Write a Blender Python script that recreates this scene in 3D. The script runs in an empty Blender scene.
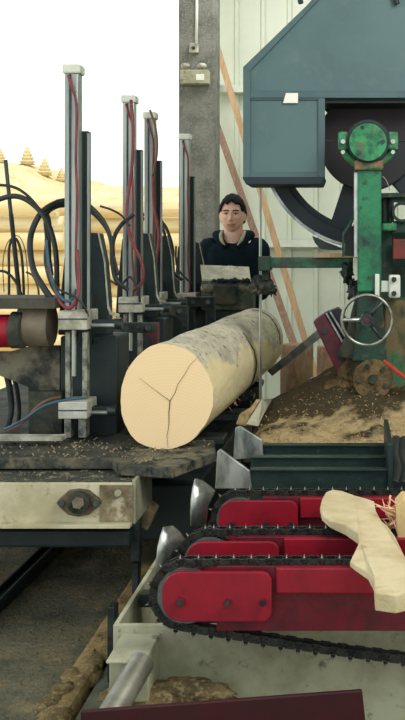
import bpy, bmesh, math, random
from mathutils import Vector, Matrix, noise
random.seed(7)
S = bpy.context.scene
C = S.collection
# ------------------------------------------------------------------ camera
HC = 1.45; VX, VY, F = 355.0, 247.0, 1000.0
cam = bpy.data.objects.new('camera', bpy.data.cameras.new('camera'))
C.objects.link(cam); S.camera = cam
cam.location = (0, 0, HC); cam.rotation_euler = (math.pi/2, 0, 0)
cam.data.sensor_fit = 'HORIZONTAL'; cam.data.sensor_width = 36
cam.data.lens = 36*F/405
cam.data.shift_x = -(VX-202.5)/405
cam.data.shift_y = -(360-VY)/405
cam.data.clip_end = 500
# ------------------------------------------------------------------ world, sun
w = bpy.data.worlds.new('overcast_sky'); S.world = w; w.use_nodes = True
bg = w.node_tree.nodes['Background']
bg.inputs[0].default_value = (0.93, 1.0, 0.99, 1); bg.inputs[1].default_value = 1.25
sl = bpy.data.lights.new('sun', 'SUN'); sl.energy = 1.3; sl.angle = math.radians(6); sl.color = (1, .95, .84)
sun = bpy.data.objects.new('sun', sl); C.objects.link(sun)
sun.rotation_euler = (math.radians(32), 0, math.radians(14))
def area(name, loc, target, size, power, col):
    l = bpy.data.lights.new(name, 'AREA'); l.energy = power; l.size = size; l.color = col
    o = bpy.data.objects.new(name, l); C.objects.link(o); o.location = loc
    o.rotation_euler = (Vector(target)-Vector(loc)).to_track_quat('-Z', 'Y').to_euler()
    return o
area('front_fill_light', (1.7, 1.6, 3.6), (-0.6, 4.2, 0.6), 1.8, 95, (1, .97, .9))  # unseen fill light, added to brighten the right flank of the log
area('back_fill_light', (-0.2, 7.6, 4.0), (-0.4, 9.0, 1.0), 1.6, 45, (1, .98, .92))  # unseen fill light, added to lift the operator and back wall
S.view_settings.view_transform = 'Standard'; S.view_settings.look = 'None'
S.view_settings.exposure = 0.12; S.view_settings.gamma = 1.0; S.view_settings.use_curve_mapping = False

# ------------------------------------------------------------------ materials
def lin(c):
    return tuple(((v/255)/12.92 if v/255 <= .04045 else ((v/255+.055)/1.055)**2.4) for v in c)
MC = {}
def mat(name, c1, c2=None, scale=6, rough=.6, metal=0, bump=0, detail=6, lo=.4, hi=.62, c3=None, s3=30, bscale=None, stretch=None, lo3=.52, hi3=.68, spec=.4):
    if name in MC: return MC[name]
    m = bpy.data.materials.new(name); m.use_nodes = True
    nt = m.node_tree; b = nt.nodes['Principled BSDF']
    b.inputs['Roughness'].default_value = rough; b.inputs['Metallic'].default_value = metal
    b.inputs['Specular IOR Level'].default_value = spec
    geo = nt.nodes.new('ShaderNodeNewGeometry')
    vec = geo.outputs['Position']
    if stretch:
        mp = nt.nodes.new('ShaderNodeMapping'); mp.inputs['Scale'].default_value = stretch
        nt.links.new(vec, mp.inputs[0]); vec = mp.outputs[0]
    def nz(s, l, h, d=detail):
        n = nt.nodes.new('ShaderNodeTexNoise'); n.inputs['Scale'].default_value = s; n.inputs['Detail'].default_value = d
        n.inputs['Roughness'].default_value = .65
        nt.links.new(vec, n.inputs['Vector'])
        r = nt.nodes.new('ShaderNodeMapRange'); r.inputs[1].default_value = l; r.inputs[2].default_value = h
        nt.links.new(n.outputs[0], r.inputs[0]); return n, r
    a = lin(c1)+(1,)
    b.inputs['Base Color'].default_value = a
    out = None
    if c2:
        n, r = nz(scale, lo, hi)
        mx = nt.nodes.new('ShaderNodeMix'); mx.data_type = 'RGBA'
        mx.inputs[6].default_value = a; mx.inputs[7].default_value = lin(c2)+(1,)
        nt.links.new(r.outputs[0], mx.inputs[0]); out = mx.outputs[2]
        if c3:
            n3, r3 = nz(s3, lo3, hi3)
            m3 = nt.nodes.new('ShaderNodeMix'); m3.data_type = 'RGBA'
            nt.links.new(out, m3.inputs[6]); m3.inputs[7].default_value = lin(c3)+(1,)
            nt.links.new(r3.outputs[0], m3.inputs[0]); out = m3.outputs[2]
        nt.links.new(out, b.inputs['Base Color'])
    if bump:
        n, r = nz(bscale or scale*5, 0, 1, 8)
        bp = nt.nodes.new('ShaderNodeBump'); bp.inputs['Strength'].default_value = bump; bp.inputs['Distance'].default_value = .02
        nt.links.new(n.outputs[0], bp.inputs['Height']); nt.links.new(bp.outputs[0], b.inputs['Normal'])
    MC[name] = m; return m
black = mat('black_paint', (22,38,42), (34,46,46), 8, .55, 0, .1)
blackd = mat('grimy_black_steel', (24,36,38), (76,76,64), 7, .8, 0, .4, c3=(96,90,70), s3=40, lo3=.6, hi3=.75)
rubber = mat('black_rubber', (38,46,48), (48,56,56), 12, .5)
alu = mat('aluminium', (176,184,180), (128,134,130), 10, .4, .55, .05, stretch=(1,1,.12))
alud = mat('dusty_aluminium', (196,196,182), (140,138,124), 14, .6, .25, .1)
silver = mat('worn_steel', (205,208,204), (110,116,116), 9, .33, .8, .1, stretch=(1,1,.35))
dsteel = mat('dark_steel', (70,80,82), (40,48,50), 12, .4, .6, .1)
rimst = mat('polished_rim', (165,170,168), (110,116,116), 12, .3, .85)
redp = mat('red_paint', (150,16,40), (118,14,34), 5, .42, 0, .05, c3=(70,22,30), s3=14, lo3=.58, hi3=.8)
redd = mat('dusty_dark_red_paint', (112,14,32), (74,16,28), 8, .5, 0, .1, c3=(60,40,36), s3=30, lo3=.6, hi3=.8)
maroon = mat('maroon_paint', (98,26,42), (60,24,34), 10, .45, 0, .1)
cream = mat('cream_paint', (214,208,180), (176,168,136), 3.2, .55, 0, .12, c3=(92,80,58), s3=16, lo3=.58, hi3=.74)
creamd = mat('dirty_cream_paint', (176,176,152), (136,136,112), 4, .6, 0, .15, c3=(88,80,60), s3=18, lo3=.58, hi3=.72)
greyblue = mat('blue_grey_paint', (84,112,116), (74,100,106), 2.5, .5, 0, .02, c3=(104,128,126), s3=5, lo3=.55, hi3=.8)
green = mat('green_paint', (36,124,84), (24,86,64), 9, .5, 0, .2, c3=(30,44,40), s3=24, lo3=.56, hi3=.68)
greend = mat('grimy_green_paint', (26,68,54), (34,48,42), 8, .6, 0, .3, c3=(98,92,66), s3=20, lo3=.58, hi3=.72)
greenlt = mat('scuffed_bright_green_paint', (60,150,100), (28,88,66), 22, .5, 0, .2, c3=(110,92,76), s3=14, lo3=.54, hi3=.66)
flightm = mat('dark_green_steel', (28,48,46), (42,62,58), 6, .45, .2, .15, c3=(90,96,86), s3=26, lo3=.64, hi3=.76)
dust = mat('sawdust', (150,132,96), (104,92,68), 12, .95, 0, 1, c3=(180,162,122), s3=60, bscale=90, lo3=.5, hi3=.62, spec=.1)
dustd = mat('damp_sawdust', (66,58,42), (104,86,56), 9, .95, 0, 1, c3=(38,38,32), s3=30, bscale=80, spec=.1)
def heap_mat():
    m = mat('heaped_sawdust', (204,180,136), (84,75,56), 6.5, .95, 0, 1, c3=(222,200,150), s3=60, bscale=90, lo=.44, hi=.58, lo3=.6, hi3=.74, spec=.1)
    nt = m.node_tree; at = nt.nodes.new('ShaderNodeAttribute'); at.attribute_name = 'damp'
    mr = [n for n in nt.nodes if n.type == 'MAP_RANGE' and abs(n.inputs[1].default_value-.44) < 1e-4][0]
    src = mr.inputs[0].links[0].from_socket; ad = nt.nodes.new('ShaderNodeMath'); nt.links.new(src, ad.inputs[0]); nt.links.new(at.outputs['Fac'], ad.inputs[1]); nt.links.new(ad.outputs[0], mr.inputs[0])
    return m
shav = mat('wood_shavings', (206,182,132), (160,130,84), 40, .8)
earth = mat('sawdust_strewn_earth', (138,134,112), (92,96,84), 2.2, .95, 0, 1, c3=(160,144,108), s3=5.5, bscale=45, lo3=.5, hi3=.68, spec=.1)
wallm = mat('pale_green_sheet_metal', (212,219,204), (200,208,192), 1.2, .6, 0, 0)
whitem = mat('off_white_steel', (222,228,218), (202,208,196), 3, .5)
conc = mat('rough_concrete', (140,142,134), (110,112,106), 6, .95, 0, .8, c3=(160,160,148), s3=50, bscale=80, spec=.1)
plank_o = mat('fresh_orange_board', (196,164,126), (174,142,106), 6, .7, stretch=(8,8,.6))
plank_b = mat('weathered_brown_board', (150,122,104), (122,98,82), 6, .8, stretch=(8,8,.6))
roofm = mat('roof_sheet', (150,152,146))
skin = mat('skin', (232,190,172), (224,176,156), 14, .5)
hairm = mat('black_hair', (12,14,18), (20,22,26), 60, .7, 0, .2, stretch=(1,1,.3), spec=.15)
hoodm = mat('navy_black_fleece', (24,40,48), (20,33,41), 8, .95, 0, .3, bscale=20, spec=.1)
trous = mat('dark_trousers', (34,38,46))
lipm = mat('lips', (190,130,118))
eyew = mat('eye_white', (206,204,198)); eyeb = mat('eye_iris', (30,24,22), rough=.2)
shirt = mat('grey_undershirt', (168,160,142))
hosered = mat('red_hose', (138,58,64), (104,52,56), 12, .45)
hoseblue = mat('blue_hose', (60,100,124), (48,82,100), 12, .45)
hosecop = mat('brown_thin_cable', (112,82,66))
whitep = mat('white_paper', (236,238,230))
bluep = mat('blue_plastic', (70,96,130))
darkshade = mat('dark_maroon_steel', (48,36,44), (34,36,42), 4, .55, .1)
wheelm = mat('dark_cast_iron', (30,42,50), (36,46,52), 4, .5, .2)
ochre = mat('dry_golden_hillside', (226,210,166), (212,186,130), .5, .95, 0, 0, c3=(236,228,196), s3=2.4, spec=.1)
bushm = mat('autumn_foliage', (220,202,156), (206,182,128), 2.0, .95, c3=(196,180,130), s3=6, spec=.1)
slabm = None

def bark_mat():
    m = bpy.data.materials.new('peeling_bark'); m.use_nodes = True; nt = m.node_tree; b = nt.nodes['Principled BSDF']
    b.inputs['Roughness'].default_value = .85
    tc = nt.nodes.new('ShaderNodeTexCoord')
    def N(s, st, d=6):
        mp = nt.nodes.new('ShaderNodeMapping'); mp.inputs['Scale'].default_value = st; nt.links.new(tc.outputs['Object'], mp.inputs[0])
        n = nt.nodes.new('ShaderNodeTexNoise'); n.inputs['Scale'].default_value = s; n.inputs['Detail'].default_value = d; n.inputs['Roughness'].default_value = .6
        nt.links.new(mp.outputs[0], n.inputs[0]); return n.outputs[0]
    def ramp(src, lo, hi):
        r = nt.nodes.new('ShaderNodeMapRange'); r.inputs[1].default_value = lo; r.inputs[2].default_value = hi; nt.links.new(src, r.inputs[0]); return r.outputs[0]
    def mix(f, a, c):
        x = nt.nodes.new('ShaderNodeMix'); x.data_type = 'RGBA'; nt.links.new(f, x.inputs[0])
        for v, i in ((a, 6), (c, 7)):
            if isinstance(v, tuple): x.inputs[i].default_value = lin(v)+(1,)
            else: nt.links.new(v, x.inputs[i])
        return x.outputs[2]
    at = nt.nodes.new('ShaderNodeAttribute'); at.attribute_name = 'bark'
    n1 = N(5, (1, .45, 1), 8)
    add = nt.nodes.new('ShaderNodeMath'); add.operation = 'ADD'; nt.links.new(n1, add.inputs[0]); nt.links.new(at.outputs['Fac'], add.inputs[1])
    f = ramp(add.outputs[0], .97, 1.03)
    fresh = mix(ramp(N(7, (1, .3, 1)), .35, .65), (242,228,184), (226,204,150))
    grey = mix(ramp(N(11, (1, .6, 1), 8), .38, .62), (222,216,194), (186,180,158))
    grey = mix(ramp(N(34, (1, 1, 1), 8), .57, .66), grey, (112,104,86))
    nt.links.new(mix(f, fresh, grey), b.inputs['Base Color'])
    bp = nt.nodes.new('ShaderNodeBump'); bp.inputs['Strength'].default_value = .7; bp.inputs['Distance'].default_value = .012
    nt.links.new(N(16, (1, .5, 1), 8), bp.inputs['Height']); nt.links.new(bp.outputs[0], b.inputs['Normal'])
    return m
def endgrain_mat(cx=0, cz=0, base=(246,218,174), ring=(240,209,162)):
    m = bpy.data.materials.new('sawn_end_grain'); m.use_nodes = True; nt = m.node_tree; b = nt.nodes['Principled BSDF']
    b.inputs['Roughness'].default_value = .8
    tc = nt.nodes.new('ShaderNodeTexCoord')
    mp = nt.nodes.new('ShaderNodeMapping'); mp.inputs['Scale'].default_value = (1, 0, 1); mp.inputs['Location'].default_value = (-cx, 0, -cz)
    nt.links.new(tc.outputs['Object'], mp.inputs[0])
    wv = nt.nodes.new('ShaderNodeTexWave'); wv.wave_type = 'RINGS'; wv.rings_direction = 'SPHERICAL'
    wv.inputs['Scale'].default_value = 26; wv.inputs['Distortion'].default_value = 2.2; wv.inputs['Detail'].default_value = 3; wv.inputs['Detail Scale'].default_value = 1.2
    nt.links.new(mp.outputs[0], wv.inputs[0])
    n = nt.nodes.new('ShaderNodeTexNoise'); n.inputs['Scale'].default_value = 9; nt.links.new(tc.outputs['Object'], n.inputs[0])
    mx = nt.nodes.new('ShaderNodeMix'); mx.data_type = 'RGBA'; mx.inputs[6].default_value = lin(base)+(1,); mx.inputs[7].default_value = lin(ring)+(1,)
    mu = nt.nodes.new('ShaderNodeMath'); mu.operation = 'MULTIPLY'; nt.links.new(wv.outputs[1], mu.inputs[0]); nt.links.new(n.outputs[0], mu.inputs[1])
    nt.links.new(mu.outputs[0], mx.inputs[0]); nt.links.new(mx.outputs[2], b.inputs['Base Color'])
    return m
barkm = bark_mat(); endm = endgrain_mat(.01, .0)

# ------------------------------------------------------------------ helpers
def W(px, py, D): return Vector(((px-VX)*D/F, D, HC-(py-VY)*D/F))
def X(px, D): return (px-VX)*D/F
def Z(py, D): return HC-(py-VY)*D/F
class MB:
    def __init__(s): s.b = bmesh.new()
    def hull(s, vs, faces, smooth=False, mi=0):
        v = [s.b.verts.new(p) for p in vs]
        for f in faces:
            try:
                fc = s.b.faces.new([v[i] for i in f]); fc.smooth = smooth; fc.material_index = mi
            except ValueError: pass
        return v
    def box(s, x0, x1, y0, y1, z0, z1, M=None):
        vs = [Vector(p) for p in ((x0,y0,z0),(x1,y0,z0),(x1,y1,z0),(x0,y1,z0),(x0,y0,z1),(x1,y0,z1),(x1,y1,z1),(x0,y1,z1))]
        if M: vs = [M @ v for v in vs]
        s.hull(vs, ((3,2,1,0),(4,5,6,7),(0,1,5,4),(1,2,6,5),(2,3,7,6),(3,0,4,7))); return s
    def pbox(s, a, b, c, d, D0, D1):      # image rectangle at distance D0, carried back to D1
        return s.box(X(min(a,c),D0), X(max(a,c),D0), D0, D1, Z(max(b,d),D0), Z(min(b,d),D0))
    def prism(s, pts, y0, y1):            # pts are (x, z)
        n = len(pts)
        ar = sum(pts[i][0]*pts[(i+1)%n][1]-pts[(i+1)%n][0]*pts[i][1] for i in range(n))
        if ar < 0: pts = pts[::-1]
        vs = [(x, y0, z) for x, z in pts]+[(x, y1, z) for x, z in pts]
        fs = [tuple(range(n)), tuple(range(2*n-1, n-1, -1))]+[(i, i+n, (i+1) % n+n, (i+1) % n) for i in range(n)]
        s.hull(vs, fs); return s
    def ppoly(s, pts, D0, D1): return s.prism([(X(a,D0), Z(b,D0)) for a, b in pts], D0, D1)
    def ring_loft(s, rings, cap=True, smooth=True, closed=False, mi=0):
        vr = [[s.b.verts.new(p) for p in r] for r in rings]; n = len(rings[0])
        m = len(vr)
        for i in range(m if closed else m-1):
            A, B = vr[i], vr[(i+1) % m]
            for j in range(n):
                f = s.b.faces.new((A[j], A[(j+1) % n], B[(j+1) % n], B[j])); f.smooth = smooth; f.material_index = mi
        if cap and not closed:
            s.b.faces.new(vr[0][::-1]); s.b.faces.new(vr[-1])
        return s
    def tube(s, pts, r, n=8, closed=False):
        pts = [Vector(p) for p in pts]; m = len(pts); rings = []
        up = None
        for i, p in enumerate(pts):
            t = (pts[(i+1) % m]-pts[i-1]) if closed else (pts[min(i+1, m-1)]-pts[max(i-1, 0)])
            t.normalize()
            if up is None:
                up = t.orthogonal().normalized()
            u = (up-t*up.dot(t)).normalized(); up = u; v = t.cross(u)
            rr = r[i] if isinstance(r, (list, tuple)) else r
            rings.append([p+(u*math.cos(k*2*math.pi/n)+v*math.sin(k*2*math.pi/n))*rr for k in range(n)])
        return s.ring_loft(rings, not closed, True, closed)
    def cyl(s, a, b, r, n=24, r2=None):
        a, b = Vector(a), Vector(b); t = (b-a).normalized(); u = t.orthogonal().normalized(); v = t.cross(u)
        R = [[p+(u*math.cos(k*2*math.pi/n)+v*math.sin(k*2*math.pi/n))*q for k in range(n)] for p, q in ((a, r), (b, r if r2 is None else r2))]
        A = [s.b.verts.new(p) for p in R[0]]; B = [s.b.verts.new(p) for p in R[1]]
        for j in range(n):
            f = s.b.faces.new((A[j], A[(j+1) % n], B[(j+1) % n], B[j])); f.smooth = True
        A2 = [s.b.verts.new(p) for p in R[0]]; B2 = [s.b.verts.new(p) for p in R[1]]
        s.b.faces.new(A2[::-1]); s.b.faces.new(B2); return s
    def annulus(s, c, r0, r1, y0, y1, n=64):   # ring with axis along Y
        rings = [[Vector((c[0]+math.cos(k*2*math.pi/n)*r, y, c[1]+math.sin(k*2*math.pi/n)*r)) for k in range(n)] for r, y in ((r1,y0),(r1,y1),(r0,y1),(r0,y0))]
        vr = [[s.b.verts.new(p) for p in r] for r in rings]
        for i in range(4):
            A, B = vr[i], vr[(i+1) % 4]
            for j in range(n): s.b.faces.new((A[j], A[(j+1) % n], B[(j+1) % n], B[j]))
        return s
    def blob(s, c, r, sub=2, amp=.2, sc=(1,1,1), fr=3.0, seed=0):
        t = bmesh.new(); bmesh.ops.create_icosphere(t, subdivisions=sub, radius=1)
        mp = {}
        for v in t.verts:
            k = 1+amp*noise.noise(v.co*fr+Vector((seed*3.1, seed, 0)))*2
            mp[v] = s.b.verts.new(Vector(c)+Vector((v.co.x*sc[0], v.co.y*sc[1], v.co.z*sc[2]))*r*k)
        for f in t.faces:
            g = s.b.faces.new([mp[v] for v in f.verts]); g.smooth = True
        t.free(); return s
    def build(s, name, m, parent=None, bevel=0, rec=True):
        if rec: bmesh.ops.recalc_face_normals(s.b, faces=s.b.faces)
        me = bpy.data.meshes.new(name); 
        if parent is not None:
            off = Vector(parent['_o']) if '_o' in parent else Vector((0,0,0))
            bmesh.ops.translate(s.b, verts=s.b.verts, vec=-off)
        s.b.to_mesh(me); s.b.free()
        for mm in (m if isinstance(m, (list, tuple)) else [m]): me.materials.append(mm)
        o = bpy.data.objects.new(name, me); C.objects.link(o)
        if parent is not None:
            o.parent = parent; o['_o'] = list(off)
            
        if bevel:
            bv = o.modifiers.new('bevel', 'BEVEL'); bv.width = bevel; bv.segments = 2; bv.limit_method = 'ANGLE'; bv.angle_limit = .7
        return o
def thing(name, label, cat, loc=(0,0,0), group=None):
    o = bpy.data.objects.new(name, None); C.objects.link(o); o.empty_display_size = .1
    o.location = loc; o['_o'] = list(loc); o['label'] = label; o['category'] = cat
    if group: o['group'] = group
    return o
def tag(o, label, cat, group=None, kind=None):
    o['label'] = label; o['category'] = cat
    if group: o['group'] = group
    if kind: o['kind'] = kind
    return o
def struct(o): o['kind'] = 'structure'; return o
def copy_tree(o, parent=None):
    c = o.copy(); C.objects.link(c); c.parent = parent
    for ch in list(o.children): copy_tree(ch, c)
    return c
def smooth(pts, k=8):                    # Catmull-Rom through points
    P = [Vector(p) for p in pts]; P = [P[0]*2-P[1]]+P+[P[-1]*2-P[-2]]; out = []
    for i in range(1, len(P)-2):
        for j in range(k):
            t = j/k
            out.append(.5*((2*P[i])+(P[i+1]-P[i-1])*t+(2*P[i-1]-5*P[i]+4*P[i+1]-P[i+2])*t*t+(3*P[i]-P[i-1]-3*P[i+1]+P[i+2])*t**3))
    out.append(P[-2]); return out
def phose(pts, r, n=8): return MB().tube(smooth([W(*p) for p in pts]), r, n)

# ------------------------------------------------------------------ setting
def grid(x0, x1, y0, y1, nx, ny, fz):
    m = MB(); V = [[m.b.verts.new((x0+(x1-x0)*i/nx, y0+(y1-y0)*j/ny, fz(x0+(x1-x0)*i/nx, y0+(y1-y0)*j/ny))) for j in range(ny+1)] for i in range(nx+1)]
    for i in range(nx):
        for j in range(ny):
            f = m.b.faces.new((V[i][j], V[i+1][j], V[i+1][j+1], V[i][j+1])); f.smooth = True
    return m
def gz(x, y):
    return .022*noise.noise(Vector((x*2, y*2, 0)))+.012*noise.noise(Vector((x*9, y*9, 3)))
struct(grid(-3.2, 5, -2, 9.9, 160, 230, gz).build('floor', earth))
def hz(x, y):
    if y < 26: return -.06
    t = min(1, (y-26)/34)
    return -.06+5.1*t*t*(3-2*t)+.5*noise.noise(Vector((x*.08, y*.08, 0)))*t+1.25*t/(1+math.exp((x+18.2)/.55))+.12*noise.noise(Vector((x*1.5, y*1.5, 0)))*t
struct(grid(-60, 40, -6, 75, 220, 120, hz).build('ground', ochre))
# sheet wall
WD = 9.5
m = MB(); pts = []
x = X(216, WD)
while x < 4.6:
    pts += [(x, WD), (x+.17, WD), (x+.185, WD-.03), (x+.215, WD-.03), (x+.23, WD)]
    x += .25
lo = [m.b.verts.new((a, b, 0)) for a, b in pts]; hi = [m.b.verts.new((a, b, 4.6)) for a, b in pts]
lo2 = [m.b.verts.new((a, b+.01, 0)) for a, b in pts]; hi2 = [m.b.verts.new((a, b+.01, 4.6)) for a, b in pts]
for i in range(len(pts)-1):
    m.b.faces.new((lo[i], lo[i+1], hi[i+1], hi[i])); m.b.faces.new((lo2[i+1], lo2[i], hi2[i], hi2[i+1]))
struct(m.build('wall_back', wallm, rec=False))
tm = MB().box(X(214,9.4), 4.6, 9.35, 9.46, Z(92,9.35), Z(85,9.35)).box(X(214,9.4), 4.6, 9.35, 9.46, Z(247,9.35), Z(240,9.35))
struct(tm.build('trim_1', whitem))
struct(MB().box(X(212,9.3), X(218,9.3), 9.22, 9.35, 0, 4.6).build('trim_2', whitem, bevel=.01))
struct(MB().box(4.6, 4.7, -2, 9.6, 0, 4.6).build('wall_right', wallm))
struct(MB().box(-2.6, 4.7, -1.2, 9.7, 4.6, 4.66).build('ceiling', roofm))
# concrete column
col = MB().box(X(178.5,8), X(215,8), 8, 8.3, 0, 4.6).build('wall_column', conc, bevel=.015); struct(col)
cp = Vector((X(200,8), 7.97, Z(75,8)))
t = thing('emergency_light', 'cream twin lamp emergency light box fixed to the concrete column', 'emergency light', cp)
MB().pbox(180, 69.5, 208.5, 83.5, 7.9, 8.0).build('housing', creamd, t, .008)
MB().pbox(196, 74, 204, 80, 7.893, 7.9).build('indicator_panel', whitep, t)
for a, b in ((181, 190), (197, 207)):
    c = W((a+b)/2, 66, 7.93)
    MB().blob(c, .04, 2, 0, (1,.8,.62)).build('lamp_head', alud, t)
t = thing('wall_switch', 'small grey switch box on the column above the emergency light', 'switch', W(193.5, 48, 7.99))
MB().pbox(189, 43, 198, 52.5, 7.94, 8.0).build('switch_box', alud, t, .006)
MB().cyl(W(193.5, 48, 7.94), W(193.5, 48, 7.92), .015, 12).build('switch_knob', blackd, t)
tag(MB().tube([W(196.5, -60, 7.985), W(196.8, 10, 7.985), W(196.5, 43.5, 7.985)], .012, 8).build('conduit', whitem), 'pale vertical cable conduit running down the column to the switch', 'conduit')

# leaning boards
def plank(name, label, a, b, Da, Db, wd, th, mt):
    A, B = W(a[0], a[1], Da), W(b[0], b[1], Db)
    d = (B-A).normalized(); B = A+d*((-.0-A.z)/d.z)
    u = Vector((0,1,0)).cross(d).normalized(); v = d.cross(u)
    m = MB(); r = [[p+u*s1*wd/2+v*s2*th/2 for s1, s2 in ((-1,-1),(1,-1),(1,1),(-1,1))] for p in (A, B)]
    m.ring_loft(r, True, False)
    return tag(m.build(name, mt), label, 'board', None)
plank('leaning_board', 'long orange-tan board leaning left, the right one of the two against the sheet wall', (212, 30), (317, 380), 9.2, 8.6, .055, .03, plank_o)
plank('leaning_board', 'weathered brown pole-like board leaning behind the man, the left one of the two', (211, 108), (309, 388), 9.0, 7.6, .055, .04, plank_b)

# ------------------------------------------------------------------ outdoors: stacked timber and scrub hill
stackm = mat('hazed_timber', (232,220,184), (222,198,146), 2.2, .9, c3=(206,176,142), s3=3.0, stretch=(.25,1,2.2), spec=.1)  # outdoor haze and overexposure are put into this pale log colour
names = ['bottom', 'second', 'third', 'fourth', 'fifth', 'sixth', 'seventh', 'eighth', 'top']
for D0, xa, xb, who in ((14.0, -5.6, -4.05, 'left'), (14.6, -4.45, -2.1, 'right')):
    for k in range(9):
        z = .12+.235*k; sh = .5*noise.noise(Vector((k*1.7, D0*3, 0)))
        rr = .122; n = 18
        def R(x, q, s):
            return [Vector((x, D0+.08*((k % 2)*2-1)+math.cos(a*2*math.pi/n)*q, z+math.sin(a*2*math.pi/n)*q*s)) for a in range(n)]
        mb = MB().ring_loft([R(xa+sh*.5+(xb-xa)*i/10, rr*(1+.09*noise.noise(Vector((i*.7, k*2.3, D0)))), 1) for i in range(11)])
        tag(mb.build('stacked_log', stackm), 'pale golden log in the outdoor timber stack, %s row of its %s pile' % (names[k], who), 'log', 'logs in the outdoor timber stacks')
for i, wd in enumerate(('leftmost', 'second from the left', 'middle', 'second from the right', 'rightmost and smallest')):
    bx = (-20.6, -19.2, -18.0, -17.2, -16.6)[i]; by = 58+(i % 2)*.6
    h = (1.0, 1.2, 1.15, .95, .7)[i]; z0 = hz(bx, by)-.1; rings = []
    for q in range(19):
        u_ = q/18; rw = (.05 if q < 2 else .38*(1-u_)**.8*(1.15 if q % 3 else .8))*h+.01
        rings.append([Vector((bx+math.cos(a*math.pi/8)*rw*(1+.4*noise.noise(Vector((a, q, i)))), by+math.sin(a*math.pi/8)*rw, z0+h*u_)) for a in range(16)])
    tag(MB().ring_loft(rings).build('conifer', bushm), 'hazy golden conifer on the distant hill, '+wd+' of the row', 'tree', 'trees on the hill behind the stacks')

# ------------------------------------------------------------------ saw carriage
# long frame under the head blocks
t = thing('saw_carriage', 'long grimy black steel carriage frame carrying the log and its clamps', 'saw carriage', (-1.1, 3.7, 0.3))
MB().box(-2.0, -1.0, 4.0, 6.3, .34, .62).build('frame', black, t, .01)
MB().box(-2.0, X(120,3.6), 3.62, 4.05, .648, .69).box(-1.9,-.93,4.05,6.2,.655,.69).build('deck_plate', blackd, t, .004)
m = MB(); za, zb = .688, .65
P = [(-1.7,3.6),(X(112,3.6),3.6),(X(118,3.5),3.5),(X(172,3.45),3.45),(X(216,3.72),3.72),(X(214,3.95),3.95),(-1.7,3.95)]
m.hull([(a,b,za) for a,b in P]+[(a,b,zb) for a,b in P], [tuple(range(7)),tuple(range(13,6,-1))]+[(i,i+7,(i+1)%7+7,(i+1)%7) for i in range(7)])
m.build('log_rest_plate', mat('dust_strewn_plate', (62,66,60), (126,118,98), 9, .85, 0, .5, c3=(30,42,44), s3=16, lo3=.5, hi3=.62), t, .004)
# cream front beam
E0, E1 = 3.42, 3.7
MB().box(X(-60,E0), X(132,E0), E0, E0+.012, Z(525,E0), Z(483,E0)).box(X(-60,E0), X(132,E0), E0-.035, E0, Z(526,E0), Z(522,E0)).build('cream_beam', cream, t, .002)
MB().box(X(-60,E0), X(132,E0), E0+.012, E1, Z(483,E0)-.012, Z(483,E0)).build('top_flange', mat('dust_blackened_flange', (70,72,62), (44,52,50), 10, .85, 0, .4, c3=(150,142,116), s3=22, lo3=.54, hi3=.66), t, .002)
MB().box(X(132,E0)-.0, X(132,E0)+.012, E0, E1, Z(524,E0), Z(480,E0)).build('beam_end_plate', creamd, t, .002)
MB().box(X(100,E0), X(133,E0), E0-.006, E0, Z(521,E0), Z(485,E0)).build('rusty_patch_plate', mat('scraped_brown_cream', (150,138,108), (98,86,64), 12, .7, 0, .3, c3=(190,182,156), s3=20), t)
fl = MB().ppoly([(56,503),(60,498),(68,491),(78,489.5),(88,491),(98,499),(101,503),(98,507),(88,515),(78,517),(68,515),(60,508)], E0-.02, E0).build('bearing_flange', mat('worn_brown_steel', (120,108,84), (78,72,60), 18, .5, .5, .2), t, .003)
MB().cyl(W(78,503,E0-.045), W(78,503,E0-.0), .036, 28).build('bearing_hub', blackd, fl, .003)
MB().cyl(W(78,503,E0-.065), W(78,503,E0-.04), .021, 6).build('hex_nut', mat('bare_bronze_steel', (120,110,90), (84,78,64), 20, .5, .5), fl, .002)
for a in (61, 96): MB().cyl(W(a,503.5,E0-.035), W(a,503.5,E0-.015), .011, 6).build('flange_bolt', dsteel, fl)
MB().cyl(W(118,493,E0-.015), W(118,493,E0), .012, 12).build('bolt', creamd, t)
MB().box(X(-60,3.5), X(130,3.5), 3.5, 3.62, Z(548,3.5), Z(531,3.5)).build('lower_rail', black, t, .01)
MB().box(X(133,3.6), X(142,3.6), 3.56, 3.6, .33, .5).build('hanger_plate', dsteel, t, .003)
MB().box(-2.0, X(62,3.8), 3.80, 3.86, Z(441,3.8), Z(437,3.8)).build('bright_edge_strip', alud, t)
for Y in (4.05, 4.6, 5.2, 5.72):
    MB().box(-.93, -.53, Y, Y+.12, .65, .678).prism([(-.93,.655),(-.55,.655),(-.8,.5),(-.93,.5)], Y+.03, Y+.09).build('bunk_arm', dsteel, t, .004)
MB().box(-.93, -.62, 3.98, 5.9, .28, .5).build('under_frame', black, t, .01)
for y_ in (4.3, 5.6): MB().box(-.80, -.7, y_, y_+.1, 0, .28).build('leg', black, t, .004)
for y_ in (4.1, 5.2, 6.1): MB().box(-1.72, -1.62, y_, y_+.1, 0, .34).build('leg', black, t, .004)
tag(MB().prism([(X(136,3.66),Z(522,3.66)),(X(148,3.66),Z(501,3.66)),(X(158,3.66),Z(508,3.66)),(X(148,3.66),Z(530,3.66))], 3.64, 3.7).build('wood_wedge', mat('dirty_wood', (150,134,102), (104,92,70), 20, .8), bevel=.006), 'dirty tilted wooden wedge jammed at the right end of the cream beam', 'wedge')

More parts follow.
